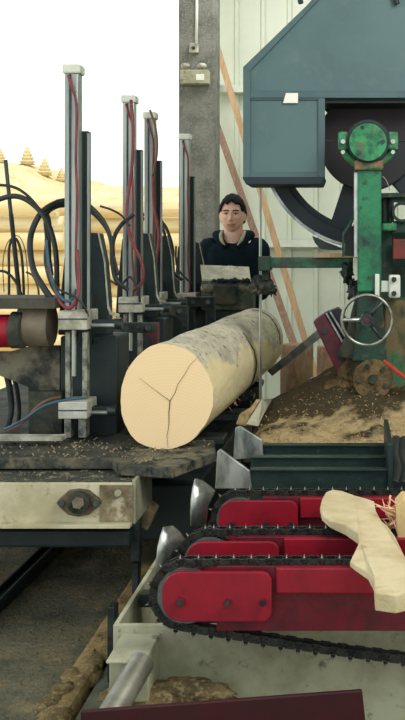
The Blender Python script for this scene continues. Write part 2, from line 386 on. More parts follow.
m = MB(); Q_ = []
random.seed(21)
def shaving0(m, p, L_, wd):
    a = random.uniform(0, 6.3); d = Vector((math.cos(a), math.sin(a), random.uniform(0,.3))); u = Vector((-math.sin(a), math.cos(a), .3))*wd
    P = [p+d*L_*k/2+Vector((0,0,.3*L_*math.sin(k*1.5))) for k in range(3)]
    m.hull([P[0]-u, P[0]+u, P[1]+u, P[1]-u, P[2]], [(0,1,2,3),(3,2,4)])
for i in range(380):
    y = random.uniform(3.5, 3.94); x_ = random.uniform(-1.45 if y > 3.6 else -.8, -.56)
    if x_ > -.6-(3.75-y)*.6: continue
    shaving0(m, Vector((x_, y, .690)), random.uniform(.008,.025), .003)
for i in range(260): shaving0(m, Vector((random.uniform(-1.45,-.78), random.uniform(3.43,3.6), .638)), random.uniform(.008,.025), .003)
tag(m.build('deck_shavings', mat('deck_chips', (160,146,114), (96,90,72), 30, .9)), 'loose wood chips scattered over the carriage deck below the log end', 'shavings', None, 'stuff')
# head block (clamp station)
def headblock(D, label, full=True, cap=True):
    t = thing('clamp_tower', label, 'clamp tower', (-1.11, D, .69), 'clamp towers along the carriage')
    D1 = 3.95
    def x(px, dy=0): return -1.122+1.122+(px-VX)*(D1+dy)/F
    def z(py, dy=0): return Z(py, D1+dy)
    def bx(a, b, c, d, y0, y1): return MB().box(x(a,y0), x(c,y0), D+y0, D+y1, z(d,y0), z(b,y0))
    def pt(px, py, dy): return (x(px,dy), D+dy, z(py,dy))
    def pr(pts, y0, y1): return MB().prism([(x(a,y0), z(b,y0)) for a, b in pts], D+y0, D+y1)
    m = bx(64, 72, 78.5, 315, 0, .06); m.build('cylinder_post', alu, t, .008)
    bx(69, 74, 71, 312, -.004, .0).build('post_slot', dsteel, t)
    bx(62, 64, 80, 73, -.008, .068).build('end_cap', whitem, t, .006)
    bx(79.5, 131, 88.5, 316, .06, .10).build('guide_rail', black, t, .003)
    bx(87, 133, 89.5, 315, .05, .06).build('rail_edge', alu, t)
    pr([(58,335),(60,300),(66,240),(72,232),(98,233),(104,262),(107,300),(108,335)], .17, .26).build('knee_plate', black, t, .004)
    pr([(97.6,233),(98.6,233),(105,262),(108.5,306),(111,312),(119,314),(119,317),(110,315),(107.2,308),(103.8,262)], .166, .176).build('knee_edge', alud, t)
    bx(58, 311, 87, 330, -.07, .1).build('upper_valve_block', alud, t, .004)
    bx(58, 318.5, 87, 319.7, -.073, -.07).build('block_seam', dsteel, t)
    bx(58, 402, 87, 419, -.07, .08).build('lower_valve_block', mat('brushed_valve_block', (206,208,200), (176,178,170), 14, .5, .2), t, .004)
    bx(58, 410, 87, 411, -.073, -.07).build('block_seam', dsteel, t)
    mot = mat('mottled_slide_steel', (164,166,154), (72,80,78), 22, .5, .2, .1)
    bx(65, 332, 70, 398, -.01, .03).build('slide_bar', mot, t, .003)
    bx(82, 332, 87, 398, -.01, .03).build('slide_bar', mot, t, .003)
    MB().cyl(pt(74, 330, -.02), pt(74, 376, -.02), .009, 14).build('piston_rod', alu, t)
    bx(64, 419, 71, 438, -.01, .05).build('foot_bar', mot, t, .004)
    bx(78, 419, 86, 438, -.01, .05).build('foot_bar', mot, t, .004)
    for k, (a, ya, e) in enumerate(((115, 324, 122), (108, 411, 116))):
        bx(87, ya-4, a, ya+4, 0, .05).build('spike_arm', black, t, .003)
        MB().cyl((x(86), D-.012, z(ya+1)), (x(a), D-.012, z(ya+1)), .008, 12).build('arm_rod', alu, t)
        MB().cyl((x(a-1), D+.01, z(ya)), (x(e), D+.01, z(ya)), .022, 14).build('spike_tip', dsteel, t, .004)
    bx(60, 336, 118, 438, .12, .33).build('body', black, t, .01)
    bx(78, 295, 92, 345, .1, .16).build('bracket', black, t, .006)
    MB().tube(smooth([pt(68,75,-.012), pt(72,88,-.016), pt(76.5,106,-.016), pt(76,160,-.014), pt(77,200,-.014), pt(76,260,-.014), pt(78,290,-.02), pt(76,309,-.07)]), .0055).build('red_hose', hosered, t)
    return t
def hoses(t, D, specs):
    for nm, m_, r, pts in specs:
        phose(pts, r).build(nm, m_, t)
L = ['tallest clamp tower with red hose, nearest to the left edge', 'second clamp tower from the left, just left of the log end',
     'third clamp tower, close beside and behind the second', 'farthest and shortest clamp tower, in front of the concrete column']
T1 = headblock(3.95, L[0])
hoses(T1, 3.95, [
  ('red_loop_hose', hosered, .0075, [(48,268,3.9),(55,288,3.9),(62,304,3.88),(70,308,3.87),(77,298,3.87),(79,280,3.9),(77,250,3.93)]),
  ('blue_loop_hose', hoseblue, .0065, [(46,240,3.92),(50,272,3.9),(60,296,3.88),(70,301,3.87),(76,290,3.9)]),
  ('black_loop_hose', rubber, .0045, [(52,280,3.9),(60,290,3.87),(75,297,3.86),(84,306,3.86),(88,316,3.9)]),
  ('lower_hose', hosecop, .006, [(4,432,3.85),(22,424,3.82),(36,408,3.82),(48,400,3.84),(60,397,3.9)]),
  ('lower_hose', hoseblue, .005, [(4,430,3.82),(25,419,3.8),(42,407,3.8),(60,401,3.82),(84,398,3.84)]),
])
T2 = headblock(4.82, L[1]); T3 = headblock(5.38, L[2]); T4 = headblock(6.1, L[3])
for T_, dx, dz in ((T2, .028, .01), (T3, .014, .005), (T4, .08, -.03)):
    T_.location.x += dx; T_.location.z += dz; T_['_o'] = list(T_.location)
hoses(T2, 4.8, [('red_side_hose', hosered, .008, [(131,100,4.78),(133,130,4.77),(132,165,4.77),(127,205,4.76),(128,228,4.75),(134,246,4.74),(142,264,4.74),(142,282,4.74),(134,290,4.75)]),
  ('grey_side_hose', rubber, .006, [(109,280,4.78),(120,285,4.74),(130,277,4.72),(138,290,4.72),(140,302,4.74)])])
hoses(T3, 5.3, [('copper_side_hose', hosecop, .006, [(150,110,5.34),(156,130,5.33),(157,152,5.33),(153,175,5.33)]),
  ('red_side_hose', hosered, .009, [(153,175,5.34),(154,205,5.33),(159,235,5.33),(156,262,5.33),(154,280,5.33)])])
hoses(T4, 6.2, [('grey_side_hose', rubber, .007, [(186,230,6.2),(192,252,6.18),(194,268,6.18),(190,280,6.18)]),
  ('black_side_hose', rubber, .007, [(160,262,6.2),(172,276,6.17),(184,282,6.15),(192,292,6.16)])])
# small clamp bar with red gusset
def dogbar(D, xs, y, label, red):
    a, b = xs
    t = thing('clamp_bar', label, 'clamp bar', W((a+b)/2, y+6, D), 'clamp bars beside the log')
    MB().pbox(a, y, b, y+10, D, D+.06).build('bar', blackd, t, .004)
    for q in (.3, .8):
        c = a+(b-a)*q
        MB().cyl(W(c, y+5, D-.015), W(c, y+5, D), .014, 6).build('bolt', dsteel, t)
    MB().ppoly([(b-13,y+10),(b+.5,y),(b+.5,y+24)], D+.001, D+.05).build('gusset', maroon if red else black, t, .002)
    MB().pbox(a, y+10, a+10, y+60, D+.01, D+.05).build('bracket_leg', black, t, .003)
dogbar(4.45, (112, 157), 323, 'dark clamp bar with red triangular gusset above the log end', True)
dogbar(5.1, (150, 187), 306, 'dark clamp bar without red, behind the log and left of the console', False)
dogbar(5.7, (184, 214), 297, 'farthest dark clamp bar, below the console left side', False)

# left drive unit
t = thing('drive_unit', 'tan roller drum with a red end at the left edge of the carriage', 'drive unit', W(10, 345, 4.0))
MB().cyl(W(-60,331,4.0), W(14,331,4.0), .066, 40).build('red_end', redp, t, .01)
MB().cyl(W(13,330,4.0), W(24,330,4.0), .074, 40).build('collar', blackd, t, .006)
tan = mat('tan_dusty_paint', (140,130,112), (112,102,86), 6, .7, 0, .1)
MB().cyl(W(22,325,4.05), W(52,325,4.05), .086, 40).build('drum', tan, t, .012)
MB().pbox(-60, 298, 55, 309, 3.93, 4.2).build('top_plate', mat('grey_top_plate', (96,92,80), (70,70,64), 8, .8), t, .004)
t = thing('drive_guard', 'grimy grey plate guard under the roller drum at the left edge', 'guard', W(25, 430, 4.0))
MB().ppoly([(-60,352),(8,352),(30,346),(60,346),(60,434),(28,434),(28,387)], 4.08, 4.12).build('guard_plate', mat('grimy_grey_plate', (120,116,100), (34,42,42), 5, .8, 0, .3, c3=(60,60,54), s3=14, lo=.44, hi=.58), t, .003)
MB().pbox(28, 392, 62, 434, 4.0, 4.06).build('lower_box', blackd, t, .005)
MB().box(-1.30, -1.0, 4.15, 4.28, .70, 1.02).build('gearbox', black, t, .01)

# hoses on the left, carried by a rod
t = thing('hose_bundle', 'looped thick black hydraulic hoses hanging at the left by the tall tower', 'hoses', W(40, 300, 4.1))
for r, pts in ((.011, [(-30,214,4.1),(0,199,4.1),(20,197,4.1),(38,209,4.1),(50,228,4.08),(56,255,4.05),(57,290,4.05)]),
               (.0125, [(70,200,4.2),(56,203,4.15),(42,212,4.12),(33,228,4.1),(30,245,4.1),(33,268,4.05),(42,285,4.0),(52,300,3.98)]),
               (.009, [(70,205,4.25),(56,207,4.2),(46,216,4.16),(47,240,4.1),(46,262,4.05),(52,285,4.02),(60,297,3.98)]),
               (.006, [(-20,186,4.15),(0,185,4.15),(16,188,4.15),(30,198,4.14),(42,214,4.12),(49,236,4.1),(50,262,4.1)]),
               (.007, [(40,214,4.2),(46,212,4.2),(50,225,4.2),(49,250,4.15),(52,275,4.1)])):
    phose(pts, r).build('hose', rubber, t)
t = thing('hose_bundle', 'thin black cable loops behind the first and second clamp towers', 'hoses', W(112, 300, 4.6))
for r, pts in ((.010, [(80,200,4.6),(92,208,4.6),(104,222,4.6),(111,240,4.6),(112,262,4.6),(116,280,4.6),(128,290,4.6)]),
               (.009, [(80,205,4.62),(95,215,4.62),(108,232,4.62),(113,255,4.62),(118,275,4.6)]),
               (.010, [(134,214,4.65),(122,224,4.65),(114,238,4.65),(113,255,4.65),(117,285,4.65)]),
               (.005, [(100,206,4.6),(112,210,4.6),(122,216,4.62),(130,226,4.62)]),
               (.005, [(80,262,4.6),(98,272,4.6),(104,290,4.6),(112,302,4.6)])):
    phose(pts, r).build('hose', rubber, t)
t = thing('hose_bundle', 'small black cable loops between the third and farthest clamp towers', 'hoses', W(168, 290, 5.7))
for r, pts in ((.009, [(140,214,5.7),(152,216,5.7),(162,222,5.7),(169,235,5.7),(171,255,5.7),(174,275,5.7)]),
               (.009, [(140,218,5.72),(155,222,5.72),(164,232,5.72),(166,250,5.72),(172,270,5.72),(182,280,5.7)]),
               (.008, [(160,222,5.7),(168,232,5.7),(173,250,5.7),(172,268,5.7)]),
               (.006, [(176,246,5.8),(176,260,5.8),(180,272,5.8),(192,284,5.8)])):
    phose(pts, r).build('hose', rubber, t)
t = thing('hose_stand', 'thin tilted metal rod with small hose loop at the far left', 'stand', W(20, 300, 4.4))
MB().cyl(W(5.5,160,4.4), W(11,215,4.4), .0085, 12).build('rod', dsteel, t)
MB().cyl(W(11,214,4.4), W(20,300,4.4), .010, 12).build('lower_rod', black, t)
phose([(9,299,4.4),(9,270,4.4),(9,250,4.4),(12,239,4.4),(17,240,4.4),(21,252,4.4),(23,272,4.4),(24,300,4.4)], .006).build('hose_loop', rubber, t)
phose([(-20,275,4.35),(0,271,4.35),(10,275,4.35),(18,286,4.35),(23,300,4.35)], .006).build('hose_loop', rubber, t)
phose([(4,292,4.45),(3,262,4.45),(8,242,4.45),(18,236,4.45),(25,250,4.45),(28,280,4.45),(28,300,4.45)], .0022).build('thin_wire', hosecop, t)
phose([(26,272,4.5),(33,276,4.5),(38,288,4.5),(39,302,4.5)], .005).build('hose_loop', mat('olive_hose', (110,104,52)), t)
tag(phose([(4,366,4.2),(9,385,4.2),(11,410,4.2),(6,432,4.15)], .014).build('floor_hose', rubber), 'thick black hose hanging below the roller drum at the left edge', 'hose')
tag(phose([(12,372,4.25),(17,390,4.25),(19,412,4.25),(16,432,4.2)], .010).build('floor_hose', rubber), 'thinner black hose right of the thick one under the drum', 'hose')

# ------------------------------------------------------------------ the log
c1 = Vector((X(166.3,3.77), 3.77, Z(397.3,3.77))); c2 = Vector((X(254,5.8), 5.8, Z(341.5,5.8)))
t = thing('saw_log', 'big pale partly debarked log clamped on the carriage, sawn end facing the camera', 'log', (c1.x, c1.y, .69))
SQ = lambda d: Vector((d.x*.935, 0, d.z*.978))
mb = MB(); n, mrow = 96, 90; rings = []
lay = mb.b.verts.layers.float.new('bark')
prof = lambda a: .985-.045*math.cos(2*a+.25)+.02*math.cos(3*a+.6)
for i in range(mrow+1):
    s = i/mrow; c = c1.lerp(c2, s); r = .198+(.190-.198)*s
    ring = []
    for k in range(n):
        a = k*2*math.pi/n
        d = Vector((math.cos(a), 0, math.sin(a)))
        q = prof(a+.2*s)*(1+.035*noise.noise(Vector((d.x*2, s*5, d.z*2)))+.012*noise.noise(Vector((d.x*8, s*26, d.z*8))))
        ex = .003*noise.noise(Vector((a*9, 0, 0))) if i == 0 else 0
        v = mb.b.verts.new(c+SQ(d)*(r*q+ex))
        # bark remains on the top and beyond, bare wood on the right flank near the saw
        up = d.z*.33+s*.16-.15*max(0, d.x)+.435
        v[lay] = up
        ring.append(v)
    rings.append(ring)
for i in range(mrow):
    for k in range(n):
        f = mb.b.faces.new((rings[i][k], rings[i][(k+1) % n], rings[i+1][(k+1) % n], rings[i+1][k])); f.smooth = True
mb.build('trunk', barkm, t)
def endface(c, y, name):
    m = MB(); s = 0 if y < 5 else 1; r = .198 if s == 0 else .190
    ctr = m.b.verts.new(c+Vector((0, -.001 if s == 0 else .001, 0))); rg = []
    for k in range(n):
        a = k*2*math.pi/n; d = Vector((math.cos(a), 0, math.sin(a)))
        q = prof(a+.2*s)*(1+.035*noise.noise(Vector((d.x*2, s*5, d.z*2)))+.012*noise.noise(Vector((d.x*8, s*26, d.z*8))))
        rg.append(m.b.verts.new(c+SQ(d)*(r*q)))
    for k in range(n):
        vs = (ctr, rg[k], rg[(k+1) % n]); m.b.faces.new(vs if s == 0 else vs[::-1])
    return m.build(name, endm, t, rec=False)
endface(c1, c1.y, 'sawn_end'); endface(c2, c2.y, 'far_end')
crack = mat('dark_crack', (70,52,36))
m = MB()
def crk(pts, wd):
    P = [W(a, b, 3.766) for a, b in pts]
    for i in range(len(P)-1):
        d = (P[i+1]-P[i]).normalized(); u = Vector((-d.z, 0, d.x))
        w0 = wd*(1-.75*i/(len(P)-1)); w1 = wd*(1-.75*(i+1)/(len(P)-1))
        m.hull([P[i]-u*w0, P[i]+u*w0, P[i+1]+u*w1, P[i+1]-u*w1], [(0,1,2,3)])
crk([(170,401),(169,412),(169,425),(167,436),(168,448)], .0017)
crk([(170,401),(163,396),(155,390),(147,384),(139,378)], .0011)
crk([(170,401),(175,393),(178,384),(185,374),(190,365),(197,358),(202,352)], .0012)
m.build('end_crack', crack, t)
# bark flaps and splinters round the end and along the saw side
m = MB(); barkd = mat('dark_bark_strip', (110,98,78), (70,62,50), 20, .9)
for i in range(26):
    s = random.uniform(.02, .95); a = random.uniform(-.95, .0) if i < 16 else random.uniform(1.9, 2.6)
    c = c1.lerp(c2, s); d = Vector((math.cos(a), 0, math.sin(a))); p = c+SQ(d)*.196
    q = p+d*random.uniform(.008,.022)+Vector((random.uniform(-.01,.01), random.uniform(-.03,.03), -random.uniform(.005,.02)))
    u = Vector((0, random.uniform(.004,.009), 0))
    m.hull([p-u, p+u, q, p-d*.004], [(0,1,2),(1,3,2),(3,0,2)])
m.build('splinters', shav, t)['kind'] = 'stuff'
# dark bark seam ring where the blade passes
m = MB()
for (s0, a0, a1) in ((.50, -.9, .9), (.93, 0, 1.5)):
    m = MB(); pts = []
    for k in range(14):
        a = a0+(a1-a0)*k/13; s = s0+.012*noise.noise(Vector((k*.9, s0*9, 0)))
        c = c1.lerp(c2, s); d = Vector((math.cos(a), 0, math.sin(a)))
        r = (.198-.008*s)*prof(a+.2*s)*(1+.035*noise.noise(Vector((d.x*2, s*5, d.z*2)))+.012*noise.noise(Vector((d.x*8, s*26, d.z*8))))
        pts.append(c+SQ(d)*r)
    m.tube(pts, .005, 6); m.build('bark_crack', barkd, t)

# ------------------------------------------------------------------ head saw
BD = 4.74
t = thing('band_saw_head', 'blue-grey band saw housing with its large dark wheel and thin blade', 'band saw', (0.3, 4.74, .7))
wc = (X(368,BD), Z(142,BD)); sc = BD/F
wr = 107*sc
wheel = MB().annulus(wc, wr*.86, wr, BD-.05, BD+.06, 96).build('wheel_rim', wheelm, t)
MB().annulus(wc, wr*.972, wr*.999, BD-.056, BD-.05, 96).build('rim_edge', rimst, wheel)
MB().annulus(wc, wr*.80, wr*.87, BD-.02, BD+.03, 96).build('inner_rim', wheelm, wheel)
MB().annulus(wc, .02, 49*sc, BD-.07, BD+.04, 64).build('hub_disc', darkshade, wheel, .004)
for k in range(6):
    a = math.radians(12+60*k); M_ = Matrix.Translation((wc[0], BD, wc[1])) @ Matrix.Rotation(-a, 4, 'Y')
    MB().box(44*sc, wr*.82, -.015, .025, -.05, .05, M_).build('spoke', wheelm, wheel, .006)
# blade: closed loop over the wheel down to the lower wheel
zb = .02; loop = []
for k in range(33):
    a = math.pi*k/32; loop.append((wc[0]+math.cos(a)*(wr+.001), wc[1]+math.sin(a)*(wr+.001)))
lz = -.35+.55
for k in range(33):
    a = math.pi+math.pi*k/32; loop.append((wc[0]+math.cos(a)*(wr+.001), .53+math.sin(a)*(wr+.001)*.98))
m = MB(); nL = len(loop)
ins = [m.b.verts.new((x_, BD-.052, z_)) for x_, z_ in loop]; ous = [m.b.verts.new((x_, BD+.052, z_)) for x_, z_ in loop]
for k in range(nL):
    m.b.faces.new((ins[k], ins[(k+1) % nL], ous[(k+1) % nL], ous[k]))
ob = m.build('saw_blade', silver, t); sd = ob.modifiers.new('thickness', 'SOLIDIFY'); sd.thickness = .003; sd.offset = 1
# guard housing
G0, G1 = 4.45, 4.52
prof_g = [(243,180),(243,67),(306,6),(322,-12),(420,-12),(420,98),(324,98),(324,180)]
# front sheet with outer frame ribs
MB().ppoly(prof_g, G0, G0+.012).build('front_sheet', greyblue, t, .003)
def outline_walls(pts, y0, y1, th):
    m = MB()
    n = len(pts)
    for i in range(n):
        a, b = Vector(pts[i]), Vector(pts[(i+1) % n]); d = (b-a).normalized(); nn = Vector((-d.y, d.x))
        q = [a, b, b+nn*th, a+nn*th]
        m.prism([(v.x, v.y) for v in q], y0, y1)
    return m
pw = [(X(a,G0), Z(b,G0)) for a, b in prof_g]
outline_walls(pw[:5], G0+.012, G1+.02, .004)
m = MB()
for (a, b) in ((0,1),(1,2),(2,3),(0,7)):
    A, B = Vector(pw[a]), Vector(pw[b]); d = (B-A).normalized(); nn = Vector((-d.y, d.x))
    mid = Vector((X(330,G0), Z(110,G0)))
    if (mid-A).dot(nn) < 0: nn = -nn
    m.prism([(v.x, v.y) for v in (A, B, B+nn*.012, A+nn*.012)], G0+.012, 4.66 if (a,b) != (0,7) else 4.66)
m.build('side_sheet', greyblue, t)
# raised border ribs on the front
m = MB()
m.ppoly([(243,180),(243,67),(250,70),(250,180)], G0-.012, G0)
m.ppoly([(243,67),(306,6),(322,-12),(330,-12),(250,71)], G0-.012, G0)
m.ppoly([(250,91),(420,91),(420,98),(250,98)], G0-.012, G0)
m.ppoly([(318,98),(325,98),(325,180),(318,180)], G0-.012, G0)
m.ppoly([(250,98),(318,98),(318,100),(250,100)], G0-.008, G0)
m.ppoly([(250,172),(318,172),(318,180),(250,180)], G0-.012, G0)
m.build('border_rib', mat('blue_grey_rib', (78,104,110), (70,94,100), 3, .5), t, .003)
MB().ppoly([(242,177),(325,177),(322,184.5),(246,184.5)], G0-.02, 4.68).build('bottom_lip', mat('dark_blue_edge', (30,46,56)), t, .004)
MB().ppoly([(283,103),(286,93),(298,93),(298,103)], G0-.014, G0-.012).build('paper_label', whitep, t)
MB().pbox(322, 96, 430, 103, G0+.02, G0+.2).build('inner_top_sheet', black, t)
for a, b in ((299,0.5),(395,1)):
    MB().cyl(W(a, b-6, G0-.02), W(a+2, b+3, G0-.02), .012, 12).build('hanger_bolt', black, t)
# torn rubber flap by rim
MB().ppoly([(312,236),(318,238),(326,242),(337,246),(344,250),(330,250),(320,249),(315,243)], 4.6, 4.62).build('rubber_flap', rubber, t)

# green upright with forked bearing
t = thing('green_saw_upright', 'green cast upright with round hub and forked bearing before the wheel', 'saw upright', W(368, 330, 4.3))
U = 4.28
MB().pbox(357.5, 168, 381.5, 292, U, U+.14).build('column', green, t, .008)
MB().pbox(354, 172, 358.5, 258, U+.02, U+.1).build('steel_edge', silver, t, .003)
MB().pbox(354.5, 160, 383.5, 170, U-.02, U+.12).build('collar', mat('rusty_green_collar', (150,112,84), (40,96,66), 18, .6, 0, .3), t, .008)
hub = MB().cyl(W(368,142,U-.06), W(368,142,U+.1), 18.5*U/F, 48).build('hub_cap', greenlt, t, .01)
for a, b in ((362.5,127.5),(383,141.5),(359,153)):
    MB().cyl(W(a,b,U-.068), W(a,b,U-.06), .009, 12).build('hub_bolt', dsteel, hub)
MB().annulus((X(368,U),Z(142,U)), 18.5*U/F, 21.5*U/F, U-.03, U+.1, 48).build('hub_ring', black, t)
# yoke arc
for sgn in (-1, 1):
    pts = []
    for k in range(9):
        a = math.radians(-90+sgn*(14+64*k/8)); pts.append((X(368,U)+math.cos(a)*25.5*U/F, U+.02, Z(142,U)+math.sin(a)*24*U/F))
    MB().tube(pts, .017, 10).build('yoke_arm', greenlt, t)
    cx = 368+sgn*25
    MB().box(X(cx-5,U), X(cx+5,U), U-.02, U+.06, Z(150.5,U), Z(132,U)).build('bearing_block', greenlt, t, .008)
    MB().cyl(W(cx,141.5,U-.03), W(cx,141.5,U-.02), .010, 10).build('grease_nipple', silver, t)
    MB().cyl(W(cx,152,U-.03), W(cx,152,U-.02), .009, 10).build('grease_nipple', silver, t)
    MB().cyl(W(cx+sgn*5,141,U+.02), W(cx+sgn*17,141,U+.02), .004, 8).build('adjuster_pin', dsteel, t)
MB().ppoly([(345,256),(344,236),(355,218),(356,172),(353.5,172),(352.5,217),(342,234),(342,257)], U+.05, U+.12).build('bent_side_plate', greend, t, .002)
MB().ppoly([(345,256),(345,240),(355,222),(355,256)], U+.1, U+.12).build('side_pocket', rubber, t)
MB().ppoly([(358,290),(382,290),(385,330),(387,362),(352,362),(356,330)], U+.02, U+.16).build('lower_column', greend, t, .008)
MB().ppoly([(336,357),(346,335),(352,310),(358,290),(366,290),(366,362)], U+.05, U+.13).build('grimy_web', blackd, t, .006)

# green guide arm and blade guide
t = thing('blade_guide_arm', 'horizontal grimy green arm reaching left to the blade with a guide clump', 'guide arm', W(300, 264, 4.52))
MB().pbox(262, 257.5, 353, 268, 4.52, 4.6).build('arm', mat('scuffed_arm_green', (28,74,60), (50,58,48), 9, .6, 0, .3, c3=(46,120,86), s3=10), t, .005)
MB().pbox(318, 253.5, 357, 257.5, 4.5, 4.62).build('wood_strip', plank_o, t)
MB().pbox(258, 256.5, 270, 271, 4.5, 4.64).build('arm_knuckle', greend, t, .006)
MB().pbox(262, 270, 268, 280, 4.53, 4.6).build('guide_stem', blackd, t, .004)
m = MB()
m.blob(W(262,285,4.6), .042, 3, .5, (1.1,1,.9), 3, 1).blob(W(256,290,4.6), .026, 3, .5, (1.1,1,.8), 3, 2).blob(W(270,289,4.6), .028, 3, .5, (.9,1,.9), 3, 3)
m.build('guide_clump', blackd, t)
m = MB().blob(W(347,272,4.5), .03, 3, .5, (.8,1,1.4), 3, 4).blob(W(352,284,4.5), .022, 3, .5, (.9,1,1.2), 3, 5).blob(W(355,292,4.45), .03, 3, .5, (1,1,1.2), 3, 6)
m.build('hanging_debris', rubber, t)

# right machine body
t = thing('green_machine_body', 'dark green saw body at the right edge with round hole and red plate', 'machine body', W(400, 420, 4.6))
m = MB().ppoly([(381,194),(392,194),(392,430),(381,430)], 4.5, 4.56).ppoly([(381,193),(440,192),(440,196),(381,198)], 4.44, 4.6)
m.build('frame_plate', greend, t, .003)
MB().box(X(381,4.6), X(450,4.6), 4.6, 5.1, Z(430,4.6), Z(232,4.6)).build('casing', greend, t, .006)
MB().pbox(383, 196, 386, 222, 4.47, 4.5).pbox(389, 196, 392, 222, 4.47, 4.5).build('vertical_rib', blackd, t, .003)
m = MB().annulus((X(402,4.46), Z(212,4.46)), 7.5*4.46/F, 10*4.46/F, 4.44, 4.5, 32)
m.build('hole_rim', greend, t)
MB().ppoly([(392,198),(440,198),(440,204),(392,202)], 4.47, 4.5).ppoly([(392,202),(394,202),(394,222),(392,222)], 4.47, 4.5).ppoly([(393,221),(440,221),(440,232),(393,232)],4.47,4.5).build('hole_plate', greend, t)
MB().pbox(382, 223, 397, 231, 4.4, 4.5).build('bright_shelf', greenlt, t, .008)
MB().pbox(393, 239, 440, 259, 4.42, 4.46).build('red_plate', mat('scraped_red_plate', (140,52,56), (96,62,54), 20, .7, 0, .3), t, .003)
MB().pbox(384, 300, 440, 442, 4.36, 4.6).build('lower_casing', mat('dusty_green_casing', (46,112,80), (106,94,66), 4.5, .8, 0, .4, c3=(26,50,42), s3=7, lo=.44, hi=.56), t, .01)
b_ = MB().pbox(379, 281, 392, 292, 4.3, 4.36).pbox(375, 274, 379.5, 298, 4.26, 4.36).build('bracket', whitem, t, .003)
MB().pbox(389, 275, 400.5, 298, 4.28, 4.34).build('bracket_flange', whitem, b_, .008)
for b in (279.5, 293.5): MB().cyl(W(394,b,4.262), W(394,b,4.28), .012, 6).build('bolt', black, b_)
MB().cyl(W(384,361,4.3), W(412,383,4.2), .008, 10).build('red_rod', mat('orange_red_rod', (190,58,46)), t)
MB().tube(smooth([W(382,176,4.4), W(386,180,4.4), W(390,190,4.4)]), .002, 5).build('thin_wire', alud, t)

# handwheel
t = thing('handwheel', 'round polished steel handwheel with three spokes at the green upright foot', 'handwheel', W(367, 320, 4.1))
HW = 4.08; hc = W(367,320,HW); r = 25*HW/F
MB().tube([hc+Vector((math.cos(k*2*math.pi/48)*r, 0, math.sin(k*2*math.pi/48)*r)) for k in range(48)], .0075, 10, True).build('rim', mat('handwheel_steel', (170,172,164), (110,108,100), 14, .3, .8), t)
hb = MB().cyl(hc+Vector((0,-.01,0)), hc+Vector((0,.18,0)), .026, 24).build('hub', dsteel, t, .004)
for k, a in enumerate((180, 50, -52)):
    a = math.radians(a); MB().tube([hc+Vector((0,.02,0)), hc+Vector((math.cos(a)*r*.5, .012, math.sin(a)*r*.5)), hc+Vector((math.cos(a)*r, 0, math.sin(a)*r))], [.011,.008,.008], 8).build('spoke', silver if k == 0 else dsteel, t)
MB().cyl(hc+Vector((0,-.016,0)), hc+Vector((0,-.01,0)), .012, 6).build('hub_nut', maroon, hb)

# gear motor hub with dusty plate
t = thing('gear_housing', 'sawdust-caked housing with a round bolted cover below the handwheel', 'gear housing', W(378, 400, 4.3))
dustg = mat('dust_caked_housing', (132,112,78), (86,76,58), 7, .95, 0, .9, c3=(48,46,38), s3=22, lo3=.52, hi3=.66, bscale=70, spec=.1)
mb = MB()
mb.blob(W(368,372,4.44), .13, 4, .12, (1,.7,.95), 2.4, 8)
mb.blob(W(352,395,4.44), .11, 4, .14, (1.2,.7,.8), 2.4, 9)
mb.blob(W(390,395,4.44), .12, 4, .14, (1.1,.7,1), 2.4, 10)
mb.build('caked_body', dustg, t)
cv = MB().cyl(W(373,379,4.27), W(373,379,4.4), 20*4.27/F, 40).build('round_cover', dustg, t, .008)
for k in range(5):
    a = k*2*math.pi/5+.5; MB().cyl(W(373+math.cos(a)*14,379+math.sin(a)*14,4.258), W(373+math.cos(a)*14,379+math.sin(a)*14,4.27), .011, 8).build('cover_bolt', blackd, cv)
MB().cyl(W(373,379,4.25), W(373,379,4.27), .02, 20).build('cover_boss', blackd, cv)

# maroon tilted guard and arm
t = thing('tilted_clamp_arm', 'maroon tilted box with a steel arm pointing down-left at the log', 'clamp arm', W(335, 370, 4.5))
MB().ppoly([(313,322),(325,313),(352,360),(345,378),(338,375)], 4.42, 4.56).build('maroon_box', maroon, t, .005)
MB().ppoly([(325,313),(338,308),(342,312),(358,342),(352,362)], 4.44, 4.56).build('dark_cover', mat('dark_purple_steel', (52,40,52), (36,36,44), 10, .5, .2), t, .005)
for d in (0, 4): MB().ppoly([(325.5+d,313.5-d*.3),(327+d,313-d*.3),(353+d*.5,358-d*2),(351.5+d*.5,360-d*2)], 4.41, 4.43).build('bright_strip', silver, t)
for a, b in ((325,331),(341,358)): MB().cyl(W(a,b,4.41), W(a,b,4.43), .014, 14).build('bolt_hole', black, t)
A, B = W(321,332,4.5), W(270,373,5.2)
d = (B-A).normalized(); u = Vector((0,1,0)).cross(d).normalized()
m = MB(); m.ring_loft([[p+u*a*.019+Vector((0,b*.02,0)) for a, b in ((-1,-1),(1,-1),(1,1),(-1,1))] for p in (A, B)], True, False)
m.build('steel_arm', mat('grey_steel_arm', (150,156,150), (110,116,112), 12, .5, .1), t, .003)

